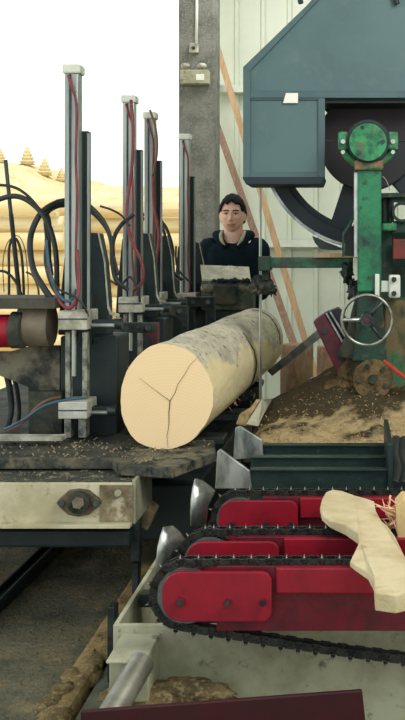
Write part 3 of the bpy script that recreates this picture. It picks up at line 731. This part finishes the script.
# stumps, plastic can
def stump(px, D, rpx, ptop, label, seed):
    c = W(px, ptop, D); r = rpx*D/F; m = MB(); n = 40
    rings = []
    for i in range(22):
        s = i/21; z = c.z*s; row = []
        for k in range(n):
            a = k*2*math.pi/n; q = r*(1.12-.12*s)*(1+.09*noise.noise(Vector((math.cos(a)*4, math.sin(a)*4, z*2+seed)))+.05*noise.noise(Vector((a*7, z*5, seed))))
            row.append(Vector((c.x+math.cos(a)*q, D+math.sin(a)*q, z)))
        rings.append(row)
    m.ring_loft(rings)
    tag(m.build('stump', mat('reddish_bark', (226,192,160), (176,140,112), 7, .9, 0, .9, c3=(222,192,158), s3=14, bscale=30, stretch=(2.2,2.2,.6))), label, 'stump', 'stumps behind the saw')
stump(297, 5.9, 16, 344, 'upright bark-covered log stump seen just right of the clamped log', 3)
stump(331, 6.2, 14, 346, 'upright bark-covered log stump behind the maroon box', 9)
t = thing('plastic_can', 'small blue and white plastic can behind the sawdust heap', 'can', W(319, 400, 5.0))
MB().cyl(W(318.5,400,5.0), W(318.5,384,5.0), .04, 24).build('can_body', bluep, t, .004)
MB().cyl(W(318.5,384,5.0), W(318.5,378,5.0), .041, 24).build('can_lid', whitem, t, .004)
tag(MB().blob(W(330,385,5.0), .045, 3, .4, (.8,.5,1), 3, 5).build('paper_scrap', whitep), 'crumpled white scrap beside the blue can', 'scrap')

# saw table with heap
t = thing('saw_table', 'dark steel saw table and base under the sawdust heap', 'saw table', (.2, 4.2, 0))
MB().box(-.43, 1.2, 3.84, 5.2, .62, .665).build('table_top', blackd, t, .006)
for y_ in (3.9, 4.9): MB().box(-.36, 1.2, y_, y_+.1, 0, .62).build('base_panel', black, t, .01)
def hp(x, y):
    u = (x+.44); v = (y-3.84)
    h = .662+.02+.24*max(0, min(1, v/.75))**1.1*max(0, min(1, (u+.02)/.42))
    h += .02*noise.noise(Vector((x*7, y*7, 1)))+.012*noise.noise(Vector((x*25, y*25, 5)))
    e = min(u/.06, v/.03, 1, (5.1-y)/.1); h = .655+(h-.655)*max(0, e)
    return h
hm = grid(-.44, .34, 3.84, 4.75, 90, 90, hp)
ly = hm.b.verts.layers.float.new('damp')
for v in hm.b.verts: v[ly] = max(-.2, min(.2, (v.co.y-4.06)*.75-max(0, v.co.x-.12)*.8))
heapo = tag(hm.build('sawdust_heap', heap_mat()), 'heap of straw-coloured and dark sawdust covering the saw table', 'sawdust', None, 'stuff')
m = MB()
def shaving(m, p, L_, wd):
    a = random.uniform(0, 6.3); d = Vector((math.cos(a), math.sin(a), random.uniform(-.1,.35))); u = Vector((-math.sin(a), math.cos(a), random.uniform(-.5,.5)))*wd
    P = [p+d*L_*k/3+Vector((0,0,.3*L_*math.sin(k*1.05))) for k in range(4)]
    m.hull([P[0]-u, P[0]+u, P[1]+u, P[1]-u, P[2]+u, P[2]-u, P[3]+u*.3, P[3]-u*.3], [(0,1,2,3),(3,2,4,5),(5,4,6,7)])
for i in range(700):
    x = random.uniform(-.43,.33); y = 3.85+.55*random.random()**2.6
    shaving(m, Vector((x, y, hp(x,y)+.001)), random.uniform(.008,.022), .0018)
tag(m.build('wood_shavings', shav), 'loose curled straw shavings strewn over the sawdust heap', 'shavings', None, 'stuff')
# white bent sheet, pale chip pile at heap's left
t_ = MB(); A0, B0, C0_, D0_ = W(246,424,4.15), W(262,398,4.35), W(268,404,4.45), W(258,426,4.2)
t_.hull([A0,B0,C0_,D0_]+[v+Vector((0,.006,-.004)) for v in (A0,B0,C0_,D0_)], [(0,1,2,3),(7,6,5,4),(0,4,5,1),(1,5,6,2),(2,6,7,3),(3,7,4,0)])
tag(t_.build('offcut_board', mat('pale_sheet', (206,204,184), (180,176,152), 20)), 'pale triangular offcut standing at the left tip of the heap', 'offcut')
tag(MB().ppoly([(236,424),(240,414),(250,408),(256,400),(260,400),(250,416),(246,426)], 4.25, 4.27).build('offcut_board', shav), 'ragged cream splintered offcut left of the pale triangular one', 'offcut')

# dark flights / steel guards
t = thing('cross_conveyor', 'three dark green steel cross plates with bright worn left ends', 'conveyor', (0, 3.5, .5))
for k, (a, b, y, D) in enumerate(((262,446,3.74,3.74),(251,458,3.53,3.53),(250,470.5,3.34,3.34))):
    m = MB(); m.box(X(a,D), X(391,D), D, D+.01, Z(b,D)-.16, Z(b,D)).box(X(a,D), X(391,D), D-.012, D+.03, Z(b,D), Z(b,D)+.006)
    m.build('cross_plate', flightm, t, .002)
MB().pbox(388, 444, 393, 490, 3.32, 3.8).build('end_plate', flightm, t, .003)
MB().box(X(240,3.4), .75, 3.3, 3.82, .35, .5).build('bed', black, t)
e1 = MB().ppoly([(233,460),(235,428),(240,426),(262,440),(263.5,458)], 3.72, 3.735).build('worn_end', silver, t, .003); e1['label'] = 'upper bright worn steel end'
e2 = MB().ppoly([(215,489),(217,452),(220,449),(250,471),(252,489)], 3.33, 3.345).build('worn_end', silver, t, .003); e2['label'] = 'lower bright worn steel end'
tag(phose([(396,440,3.9),(394,455,3.7),(397,470,3.55),(394,486,3.4)], .02).build('power_cable', rubber), 'bundled black hose lying at the right end of the dark cross plates', 'hose')
tag(phose([(404,440,3.9),(401,458,3.7),(405,472,3.55),(402,486,3.4)], .018).build('power_cable', rubber), 'outer black hose at the right edge beside the dark plates', 'hose')

# ------------------------------------------------------------------ chain conveyors
chainm = mat('oily_chain', (30,34,36), (58,58,54), 30, .4, .5, .3)
spike = mat('bright_chain_tip', (150,148,140), metal=.7, rough=.4)
def chain(path, y, wd, name, parent, pitch=.021, h=.019, closed=True, tips=True):
    P = [Vector(p) for p in path]
    if closed: P.append(P[0])
    L_ = [0]
    for i in range(len(P)-1): L_.append(L_[-1]+(P[i+1]-P[i]).length)
    n = int(L_[-1]/pitch); m = MB(); tm = MB(); j = 0
    for k in range(n):
        s = (k+.5)*L_[-1]/n
        while j < len(P)-2 and L_[j+1] < s: j += 1
        p = P[j].lerp(P[j+1], (s-L_[j])/max(1e-6, L_[j+1]-L_[j])); d = (P[j+1]-P[j]).normalized(); nn = Vector((-d.y, d.x))
        ang = math.atan2(d.y, d.x); M_ = Matrix.Translation((p.x, y, p.y)) @ Matrix.Rotation(-ang, 4, 'Y')
        o = .0 if k % 2 else .006
        q = pitch*.58
        m.box(-q, q, -wd/2-.002+o, -wd/2+.004+o, -h/2, h/2, M_); m.box(-q, q, wd/2-.004-o, wd/2+.002-o, -h/2, h/2, M_)
        m.cyl(M_ @ Vector((q*.8, -wd/2-.004, 0)), M_ @ Vector((q*.8, wd/2+.004, 0)), .0045, 8)
        if k % 2 == 0:
            tt = m if not tips else tm
            for yy in (-wd/2,):
                m.hull([M_ @ Vector(v) for v in ((-.006,yy-.003,-h/2),(.006,yy-.003,-h/2),(.006,yy+.003,-h/2),(-.006,yy+.003,-h/2),(0,yy,-h/2-.012))], [(0,1,4),(1,2,4),(2,3,4),(3,0,4),(3,2,1,0)])
                if tips: tm.hull([M_ @ Vector(v) for v in ((-.002,yy-.004,-h/2-.004),(.002,yy-.004,-h/2-.004),(.002,yy+.002,-h/2-.004),(-.002,yy+.002,-h/2-.004),(0,yy-.001,-h/2-.014))], [(0,1,4),(1,2,4),(2,3,4),(3,0,4),(3,2,1,0)])
    c = m.build(name, chainm, parent)
    if tips: tm.build('chain_tips', spike, c)['kind'] = 'stuff'
    else: tm.b.free()
    return c
ZT = .693
def conveyor(D, x0, label, pl, pr, ur, hood, droop):
    # x0: sprocket centre X ; all sizes in metres
    t = thing('chain_conveyor', label, 'chain conveyor', (x0+.3, D+.05, .5), 'red chain conveyors')
    zc = ZT-.076; R_ = .077
    xr = .75
    MB().box(x0+.075, xr, D+.012, D+.03, .535, .69).box(x0+.075, xr, D+.075, D+.09, .535, .69).box(x0+.075, xr, D+.03, D+.075, .64, .655).build('side_beam', redd, t, .002)
    # upper raised red plate
    MB().box(ur, xr, D-.002, D+.012, .628, .69).build('upper_plate', redp, t, .004)
    # rounded nose plate
    zb_, zt_ = ZT-.127, ZT-.010; pts = []
    for cx_, cz_, a0, rr in ((pr-.024, zt_-.024, 0, .024), (pl+.045, zt_-.045, 90, .045), (pl+.045, zb_+.045, 180, .045), (pr-.024, zb_+.024, 270, .024)):
        for k in range(6):
            a = math.radians(a0+18*k); pts.append((cx_+math.cos(a)*rr, cz_+math.sin(a)*rr))
    npl = MB().prism(pts, D-.012, D+.002).build('nose_plate', redp, t, .002)
    for q in (.17, .6, .92):
        bx_ = pl+(pr-pl)*q
        MB().cyl((bx_, D-.02, zc-.004), (bx_, D-.012, zc-.004), .012 if q < .3 else .009, 6).build('bolt', maroon, npl)
        MB().cyl((bx_, D-.025, zc-.004), (bx_, D-.02, zc-.004), .006, 10).build('bolt_tip', dsteel, npl)
    sp = MB().cyl((x0, D+.02, zc), (x0, D+.03, zc), .068, 40).cyl((x0, D+.035, zc), (x0, D+.065, zc), .055, 40).build('sprocket', mat('grey_sprocket', (120,128,128), (80,86,86), 14, .4, .6), t)
    path = [(x0+.0, ZT-.085+R_)]
    path = []
    for k in range(17):
        a = math.radians(90+180*k/16); path.append((x0+math.cos(a)*R_, zc+math.sin(a)*R_))
    for k in range(1, 15):
        s = k/14; xx = x0+(xr-x0)*s
        path.append((xx, zc-R_-(droop*math.sin(math.pi*min(1, s*.62)) if droop else 0)+0))
    path.append((xr+.04, zc)); 
    for k in range(13): path.append((xr-(xr-x0)*k/13, zc+R_))
    chain(path, D+.05 if not droop else D+.035, .03, 'chain', t, tips=True)
    if hood:
        m = MB(); hh = []
        rows = []
        for k in range(9):
            s = k/8; a = math.radians(200-75*s)
            rows.append((x0-.02+math.cos(a)*.115, zc-.045+s*.13+.0))
        # curved deflector bent round the nose
        vs = []
        for (xx, zz) in rows:
            vs.append([Vector((xx-.012, D-.01, zz)), Vector((xx+.0, D+.1, zz+.012))])
        for k in range(8):
            m.hull([vs[k][0], vs[k+1][0], vs[k+1][1], vs[k][1]], [(0,1,2,3)], True)
        o = m.build('deflector', silver, t); sd = o.modifiers.new('t', 'SOLIDIFY'); sd.thickness = .006
    return t
conveyor(2.37, X(184,2.37), 'nearest red chain conveyor with drooping toothed chain', X(163,2.37), X(272,2.37), X(276,2.37), False, .10)
conveyor(2.61, X(208,2.61), 'middle of the three red chain conveyors', X(186,2.61), X(279,2.61), X(284,2.61), False, 0)
conveyor(3.03, X(238,3.03), 'farthest of the three red chain conveyors', X(219,3.03), X(298,3.03), X(300,3.03), False, 0)
def hood(pts, D, label):
    m = MB(); n = len(pts)
    P = []
    for i, (a, b, dd) in enumerate(pts): P.append(W(a, b, D+dd))
    m.b.faces.new([m.b.verts.new(p) for p in P]) if False else None
    # fan of strips between left and right edges
    h = n//2
    for i in range(h-1):
        m.hull([P[i], P[i+1], P[n-2-i], P[n-1-i]], [(0,1,2,3)], True)
    bmesh.ops.remove_doubles(m.b, verts=m.b.verts, dist=1e-5)
    o = m.build('chain_deflector', silver); sd = o.modifiers.new('t', 'SOLIDIFY'); sd.thickness = .006
    tag(o, label, 'deflector', 'worn steel deflectors')
hood([(155,580,0),(155.5,565,-.01),(157,548,-.01),(160,536,0),(163,527,.01), (171,526,.08),(178,532,.09),(184,540,.09),(175,556,.05),(165,580,.03)], 2.62, 'bright curved steel deflector at the left nose of the middle conveyor')
hood([(190,526,0),(190,514,-.01),(190.5,500,-.01),(192,489,0),(194.5,479,.01), (201,481,.08),(208,486,.09),(214,491,.09),(207,505,.05),(205,526,.03)], 2.97, 'bright curved steel deflector at the left nose of the farthest conveyor')

# cream trough
t = thing('steel_trough', 'dirty cream steel trough frame below the red conveyors', 'trough', (0, 2.5, 0))
TX = X(113, 2.5); TT = Z(625, 2.5)
MB().box(TX, .9, 2.5, 2.515, .15, TT).build('front_wall', creamd, t, .002)
MB().box(TX, TX+.012, 2.515, 3.3, .15, TT).build('side_wall', creamd, t, .002)
MB().box(TX, .9, 2.515, 3.3, .13, .15).build('bottom', black, t)
MB().box(TX+.05, .9, 3.2, 3.22, .15, .47).build('rear_wall', black, t)
MB().box(TX+.02, .9, 2.72, 2.76, .47, .505).box(TX+.02, .9, 3.06, 3.1, .47, .505).build('cross_bar', black, t)
for x_ in (TX+.02, .7): MB().box(x_, x_+.06, 2.53, 2.6, 0, .15).build('foot', creamd, t)
lb = MB().box(X(113,2.4), X(152,2.4), 2.36, 2.5, Z(695,2.4), Z(652,2.4)).build('bracket_block', creamd, t, .004)
MB().box(X(113,2.4), X(152,2.4), 2.33, 2.5, Z(652,2.4), Z(649,2.4)).build('bracket_cap', creamd, t, .003)
MB().cyl(W(142,662,2.36), W(99,735,2.17), .030, 28).build('pipe', mat('dull_pipe', (150,150,138), (110,110,100), 12, .45, .5), t)
m = MB()
for a, b, s_, D in ((165,692,.045,2.42),(185,690,.05,2.42),(205,694,.045,2.42),(148,697,.05,2.4),(130,697,.045,2.4)):
    m.blob(W(a,b,D), s_, 3, .25, (1.6,.8,.5), 3, a)
tag(m.build('sawdust_drift', dust), 'clumps of sawdust gathered behind the front red beam', 'sawdust', None, 'stuff')
# front red beam
tag(MB().ppoly([(80,711),(362,690),(368,745),(80,750)], 2.12, 2.13).build('red_beam', mat('shaded_red_paint', (58,6,16), (44,6,16), 6, .5), bevel=.004), 'red steel beam, darkened for shade, crossing the bottom edge of the view', 'beam')  # shade over the beam is put into its darker red
# floor channel on the left of trough
t = thing('floor_channel', 'dusty steel channel with sawdust-covered lip along the trough', 'channel', (-.74, 3.2, 0))
MB().box(-.885, -.805, 2.2, 4.15, 0, .15).build('outer_lip', mat('sawdust_crust', (176,152,108), (130,112,80), 9, .95, 0, 1, c3=(196,174,132), s3=50, bscale=70, spec=.1), t, .02)
MB().box(-.79, -.72, 2.2, 4.15, 0, .12).build('channel_web', mat('channel_steel', (112,116,104), (80,82,72), 10, .6), t, .004)
MB().box(-.70, -.69, 2.2, 4.15, 0, .16).build('inner_lip', creamd, t, .002)
for a, b, D in ((111,617,3.05),(135,572,3.6)):
    MB().box(X(a,D)-.012, X(a,D)+.012, D, D+.05, .12, Z(b,D)+.03).build('upright_tab', dsteel, t, .004)
m = MB()
for i in range(26):
    y = random.uniform(2.4, 4.0); m.blob((random.uniform(-.88,-.79), y, random.uniform(.11,.15)), random.uniform(.02,.04), 2, .35, (1,1.6,.5), 3, i)
tag(m.build('sawdust_drift', dust), 'ridge of sawdust lying along the floor channel', 'sawdust', None, 'stuff')
tag(MB().box(-1.47, -1.40, 3.3, 5.6, -.02, .035).box(-1.47,-1.455,3.3,5.6,.035,.055).box(-1.415,-1.40,3.3,5.6,.035,.055).build('floor_rail', black, bevel=.004), 'black steel floor rail crossing the ground at lower left', 'rail')
m = MB()
for i in range(4200):
    x = random.uniform(-2.2,-.8); y = random.uniform(2.6, 5.2)
    shaving(m, Vector((x, y, gz(x,y)+.001)), random.uniform(.006,.02), .0022)
tag(m.build('floor_shavings', mat('scattered_chips', (120,110,84), (74,72,58), 20, .9)), 'wood chips and shavings scattered over the earth floor at lower left', 'shavings', None, 'stuff')

# slab of bark wood lying over the conveyors
def slab():
    zt = .735
    def Q(a, b):
        D = (HC-zt)*F/(b-VY); return Vector((X(a, D), D, zt))
    out = [(322,500),(326,495),(333,493),(343,494),(355,498),(366,502),(374,505),(376,512),(381,521),(388,530),(395,540),(404,556),(416,575),(420,600),(396,606),(375,603),(374,585),(368,573),(355,564),(350,560),(359,545),(358,538),(345,529),(330,522),(322,515),(320,507)]
    P = [Q(a, b) for a, b in out]
    m = MB(); n = len(P); lo = []; hi = []
    for p in P:
        z = .02*noise.noise(p*5)
        hi.append(m.b.verts.new(p+Vector((0,0,.008+z)))); lo.append(m.b.verts.new(p+Vector((0,0,-.016))))
    m.b.faces.new(hi); m.b.faces.new(lo[::-1])
    for i in range(n): m.b.faces.new((hi[i], lo[i], lo[(i+1) % n], hi[(i+1) % n]))
    sm = mat('pale_slab_wood', (216,202,166), (192,174,134), 6, .8, 0, .4, c3=(140,122,94), s3=9, lo3=.6, hi3=.74, bscale=30)
    return tag(m.build('wood_slab', sm, bevel=.003), 'pale wavy-edged slab of sawn wood lying over the red conveyors', 'wood slab')
slab()
t = thing('splintered_offcut', 'pale splintered wood chunk standing at the right edge on the slab', 'offcut', (.13, 2.75, .75))
MB().ppoly([(396,506),(403,498),(425,500),(425,552),(400,549),(396,530)], 2.62, 2.7).build('block', mat('fresh_block', (226,202,150), (204,174,120), 8, .8, 0, .3), t, .004)
m = MB()
for i in range(34):
    a = W(random.uniform(384,400), random.uniform(503,545), 2.62+random.uniform(0,.06)); d = Vector((random.uniform(-1,.1), random.uniform(-.3,.3), random.uniform(-.6,.9))).normalized()
    L_ = random.uniform(.02,.055); m.tube([a-d*L_*.4, a, a+d*L_*.6], [.003,.0025,.0004], 5)
for a0, b0, a1, b1 in ((396,512,373,503),(396,516,380,508),(398,545,389,530),(397,520,384,528)):
    m.tube([W(a0,b0,2.64), W((a0+a1)/2,(b0+b1)/2+1,2.64), W(a1,b1,2.64)], [.006,.004,.001], 6)
sp = m.build('splinters', mat('pink_splinter', (216,160,132), (226,196,150), 30), t); sp['kind'] = 'stuff'

# ------------------------------------------------------------------ operator console
CD = 6.05
t = thing('control_console', 'cream-topped green control console in front of the operator', 'console', W(227, 330, CD))
t_ = MB(); a = [W(202,279,CD), W(251,281,CD), W(249,266.5,CD+.15), W(200,264.5,CD+.15)]
t_.hull(a+[v+Vector((0,.01,-.02)) for v in a], [(0,1,2,3),(7,6,5,4),(0,4,5,1),(1,5,6,2),(2,6,7,3),(3,7,4,0)])
t_.build('panel', mat('console_cream', (206,206,186), (170,168,148), 12, .6, c3=(120,116,100), s3=20, lo3=.6), t, .004)
gsh = mat('dusty_green_console', (84,98,84), (60,76,68), 12, .8, 0, .3, c3=(120,114,92), s3=20)
MB().box(X(201,CD), X(253,CD), CD+.0, CD+.16, Z(310,CD), Z(281,CD)).build('body', gsh, t, .008)
MB().box(X(201,CD)+.02, X(253,CD)-.02, CD+.04, CD+.14, 0, Z(310,CD)).build('pedestal', black, t, .008)
MB().pbox(213, 285, 237, 305, CD-.06, CD).build('button_box', blackd, t, .012)
cdm = mat('console_dust', (140,136,116), (92,94,80), 18, .9)
MB().blob(W(209,288,CD-.02), .04, 3, .2, (1.2,.8,.7), 3, 3).build('dust_clump', cdm, t)
MB().blob(W(243,288,CD-.0), .035, 3, .2, (1.2,.8,.6), 3, 5).build('dust_clump', cdm, t)
for i in range(9):
    m = MB(); u_ = 214+i*4.1+(i*5 % 3)*.6; m.blob(W(u_,280.5,CD-.01), .012, 2, .25, (1.3,1,.8+.3*(i*7 % 3)), 3, i); m.build('lever_knob', black, t)

# ------------------------------------------------------------------ the operator
PD = 6.6
px0 = X(233, PD); ez = Z(215.2, PD)
t = thing('person', 'man in a dark hooded sweatshirt standing behind the console facing the camera', 'person', (px0, PD, 0))
tilt = .0
HH = .262       # crown to chin
hc_ = Vector((px0, PD-.02, ez+.004))
def head_mesh(m):
    t2 = bmesh.new(); bmesh.ops.create_icosphere(t2, subdivisions=5, radius=1); mp = {}
    def g(x, z, cx, cz, sx, sz): return math.exp(-((x-cx)/sx)**2-((z-cz)/sz)**2)
    for v in t2.verts:
        x, y, z = v.co
        # skull ellipsoid, jaw taper
        w_ = .083; 
        if z < 0: w_ *= 1-.17*(-z)**1.8
        X_ = x*w_*(1.0 if z < .3 else 1-.06*(z-.3)); Y_ = y*.098; Z_ = z*(.116 if z > 0 else .117)
        if z < -.1 and y < 0: Y_ *= 1+.02
        if z < -.2 and y > 0: Y_ *= 1-.45*min(1, (-z-.2)/.6)
        if y < 0:
            f = 0
            f += .020*g(X_, Z_, 0, -.034, .011, .012)+.013*g(X_, Z_, 0, -.012, .009, .022)     # nose
            f += .006*g(abs(X_), Z_, .011, -.038, .007, .007)
            f -= .008*g(abs(X_), Z_, .030, .000, .016, .011)                                        # sockets
            f += .005*g(abs(X_), Z_, .028, .020, .022, .008)                                        # brow
            f += .006*g(X_, Z_, 0, -.067, .022, .010)                                               # mouth
            f -= .003*g(X_, Z_, 0, -.0685, .020, .002)
            f -= .004*g(X_, Z_, 0, -.085, .018, .006)
            f += .008*g(X_, Z_, 0, -.106, .018, .014)                                               # chin
            f += .005*g(abs(X_), Z_, .044, -.026, .016, .016)                                       # cheeks
            Y_ -= f*min(1, -y*2.2)
        mp[v] = m.b.verts.new(hc_+Vector((X_, Y_, Z_)))
    for f in t2.faces: m.b.faces.new([mp[v] for v in f.verts]).smooth = True
    t2.free()
sh = Z(240, PD)   # shoulder line height
m = MB(); head_mesh(m)
for s in (-1, 1):     # ears
    m.blob(hc_+Vector((s*.080, .012, -.012)), .02, 3, .05, (.45,.9,1.5), 3, 1)
m.tube([hc_+Vector((0,.028,-.05)), hc_+Vector((0,.035,-.11)), Vector((px0,PD+.02,sh+.03)), Vector((px0,PD+.03,sh-.08))], [.064,.063,.068,.09], 28)
def oval(c, rx, ry, n=32): return [Vector((c[0]+math.cos(k*2*math.pi/n)*rx, c[1]+math.sin(k*2*math.pi/n)*ry, c[2])) for k in range(n)]
zs = sh
m.ring_loft([oval((px0,PD+.03,z_),rx,ry) for z_, rx, ry in ((zs+.0,.07,.06),(zs-.03,.125,.08),(zs-.09,.175,.10),(zs-.2,.165,.11),(zs-.38,.145,.10),(zs-.5,.155,.105),(zs-.6,.165,.11),(zs-.68,.15,.10))])
arms = []
for s in (-1, 1):
    Sh = Vector((px0+s*.175, PD+.03, zs-.055)); El = Vector((px0+s*.195, PD-.02, zs-.33)); Wr = Vector((px0+s*.11, PD-.26, zs-.36))
    arms.append((s, Sh, El, Wr))
    m.tube(smooth([Sh, Sh.lerp(El,.5), El, El.lerp(Wr,.5), Wr], 5), [.058-.0016*k for k in range(21)], 16)
    # hand: palm and five fingers resting on the console
    f = (Vector((0,-1,-.35))).normalized()
    pal = Wr+f*.05
    m.blob(pal, .042, 3, 0, (.85,1.15,.42))
    for q, (off, ln) in enumerate(((-.028,.066),(-.010,.076),(.010,.07),(.028,.056))):
        b0 = pal+Vector((off,-.03,0)); m.tube(smooth([b0, b0+f*ln*.45+Vector((0,0,.006)), b0+f*ln*.8+Vector((0,0,-.008)), b0+f*ln+Vector((0,.004,-.024))], 4), [.0095]*9+[.009,.008,.007,.005], 8)
    b0 = pal+Vector((-s*.03,.01,0)); m.tube([b0, b0+Vector((-s*.022,-.02,-.004)), b0+Vector((-s*.03,-.048,-.012))], [.012,.0105,.007], 8)
    # leg
    hip = Vector((px0+s*.09, PD+.03, zs-.62)); kn = Vector((px0+s*.1, PD+.02, .5)); an = Vector((px0+s*.11, PD+.04, .08))
    m.tube(smooth([hip, hip.lerp(kn,.5), kn, kn.lerp(an,.5), an], 4), [.088-.0028*k for k in range(17)], 16)
body = m.build('body', skin, t)
rm = body.modifiers.new('remesh', 'REMESH'); rm.mode = 'VOXEL'; rm.voxel_size = .0035; rm.use_smooth_shade = True
# eyes, brows, lips
for s in (-1, 1):
    e = MB().blob(hc_+Vector((s*.030,-.079,.0)), .0115, 3, 0, (1.25,.6,.52)).build('eye', eyew, t)
    MB().blob(hc_+Vector((s*.030,-.0855,.0)), .0052, 2, 0, (1,.4,1)).build('iris', eyeb, e)
    MB().tube(smooth([hc_+Vector((s*.014,-.092,.005)), hc_+Vector((s*.030,-.0925,.0070)), hc_+Vector((s*.047,-.082,.003))],4), .0024, 6).build('eyelid', mat('lash_line', (60,44,40)), t)
    MB().tube(smooth([hc_+Vector((s*.012,-.099,.019)), hc_+Vector((s*.030,-.1,.025)), hc_+Vector((s*.050,-.086,.021))],5), .0036, 6).build('eyebrow', hairm, t)
MB().tube(smooth([hc_+Vector((-.027,-.088,-.066)), hc_+Vector((-.01,-.1,-.064)), hc_+Vector((0,-.101,-.065)), hc_+Vector((.01,-.1,-.064)), hc_+Vector((.027,-.088,-.066))],4), .003, 8).tube(smooth([hc_+Vector((-.02,-.09,-.071)), hc_+Vector((0,-.1,-.073)), hc_+Vector((.02,-.09,-.071))],4), .0034, 8).build('lips', lipm, t)
# hair
m = MB(); t2 = bmesh.new(); bmesh.ops.create_icosphere(t2, subdivisions=5, radius=1)
def hairline(x, y, z):
    # z threshold above which hair grows, by direction
    fx = max(0, -y)
    front = .52+.06*math.sin(x*9+1)+.03*math.sin(x*31)
    side = -.12+.0*x
    back = -.45
    if y < -.25: 
        k = min(1, abs(x)/.78); return front*(1-k**6)+(.12)*k**6
    if y < .1: return .05
    if y < .3: return -.2
    return back
keep = {}
for v in t2.verts:
    x, y, z = v.co
    if z >= hairline(x, y, z):
        zz = z*.116 if z > 0 else z*.117
        k = 1.045+.03*noise.noise(v.co*6)+.02*noise.noise(v.co*18)
        top = .006*max(0, z)
        keep[v] = m.b.verts.new(hc_+Vector((x*.084*k, y*.106*k, zz*1.05*k+top)))
for f in t2.faces:
    if all(v in keep for v in f.verts): m.b.faces.new([keep[v] for v in f.verts]).smooth = True
t2.free()
ho = m.build('hair', hairm, t); sd = ho.modifiers.new('t', 'SOLIDIFY'); sd.thickness = .010; sd.offset = 0
# hooded sweatshirt
m = MB()
m.ring_loft([oval((px0,PD+.03,z_),rx,ry,40) for z_, rx, ry in ((zs-.03,.083,.078),(zs-.018,.125,.095),(zs-.035,.165,.108),(zs-.06,.188,.118),(zs-.12,.2,.128),(zs-.25,.195,.135),(zs-.4,.18,.13),(zs-.55,.185,.13),(zs-.64,.18,.125))], True)
for s, Sh, El, Wr in arms:
    m.tube(smooth([Sh+Vector((-s*.05,0,.0)), Sh, Sh.lerp(El,.5), El, El.lerp(Wr,.5), Wr], 5), [.06,.062,.063,.064,.064]+[.064-.0008*k for k in range(21)], 20)
hd = m.build('sweatshirt', hoodm, t); rm = hd.modifiers.new('remesh', 'REMESH'); rm.mode = 'VOXEL'; rm.voxel_size = .007; rm.use_smooth_shade = True
sm_ = hd.modifiers.new('s', 'SMOOTH'); sm_.iterations = 6
# hood: thick rolled collar open at the front, standing up beside the neck
pts = []
for k in range(25):
    a = math.radians(-78+336*k/24)   # opening to the front
    aa = math.radians(-90+18+324*k/24)
    fr = max(0, -math.sin(aa)); pts.append(Vector((px0+math.cos(aa)*(.098+.012*(1-fr)), PD+.025+math.sin(aa)*.105, zs+.032-.09*fr**2)))
MB().tube(pts, [.022+.016*math.sin(math.pi*k/24) for k in range(25)], 14).build('hood', hoodm, t)
for s_ in (-1, 1):
    MB().tube(smooth([Vector((px0+s_*.074, PD+.02, zs+.055)), Vector((px0+s_*.074, PD-.045, zs+.03)), Vector((px0+s_*.062, PD-.085, zs-.005)), Vector((px0+s_*.04, PD-.1, zs-.035))], 6), [.012]*12+[.011,.010,.009,.008,.007,.006,.005], 10).build('hood_lining', shirt, t)
MB().box(px0-.016, px0-.008, PD-.112, PD-.106, zs-.2, zs-.165).build('chest_mark', alud, t)
MB().box(px0-.0, px0+.008, PD-.112, PD-.106, zs-.2, zs-.165).build('chest_mark', alud, t)
m = MB()
m.ring_loft([oval((px0,PD+.03,z_),rx,ry,32) for z_, rx, ry in ((zs-.58,.165,.115),(zs-.7,.17,.12),(zs-.8,.16,.115))])
for s in (-1, 1):
    hip = Vector((px0+s*.09, PD+.03, zs-.68)); kn = Vector((px0+s*.1, PD+.02, .5)); an = Vector((px0+s*.11, PD+.04, .07))
    m.tube([hip, hip.lerp(kn,.5), kn, kn.lerp(an,.5), an], [.1,.092,.08,.074,.068], 18)
tr = m.build('trousers', trous, t)
for s in (-1, 1):
    MB().blob((px0+s*.115, PD-.01, .045), .07, 3, .03, (.72,1.9,.62)).build('shoe', black, t, 0)
for o in S.objects:
    if '_o' in o: del o['_o']
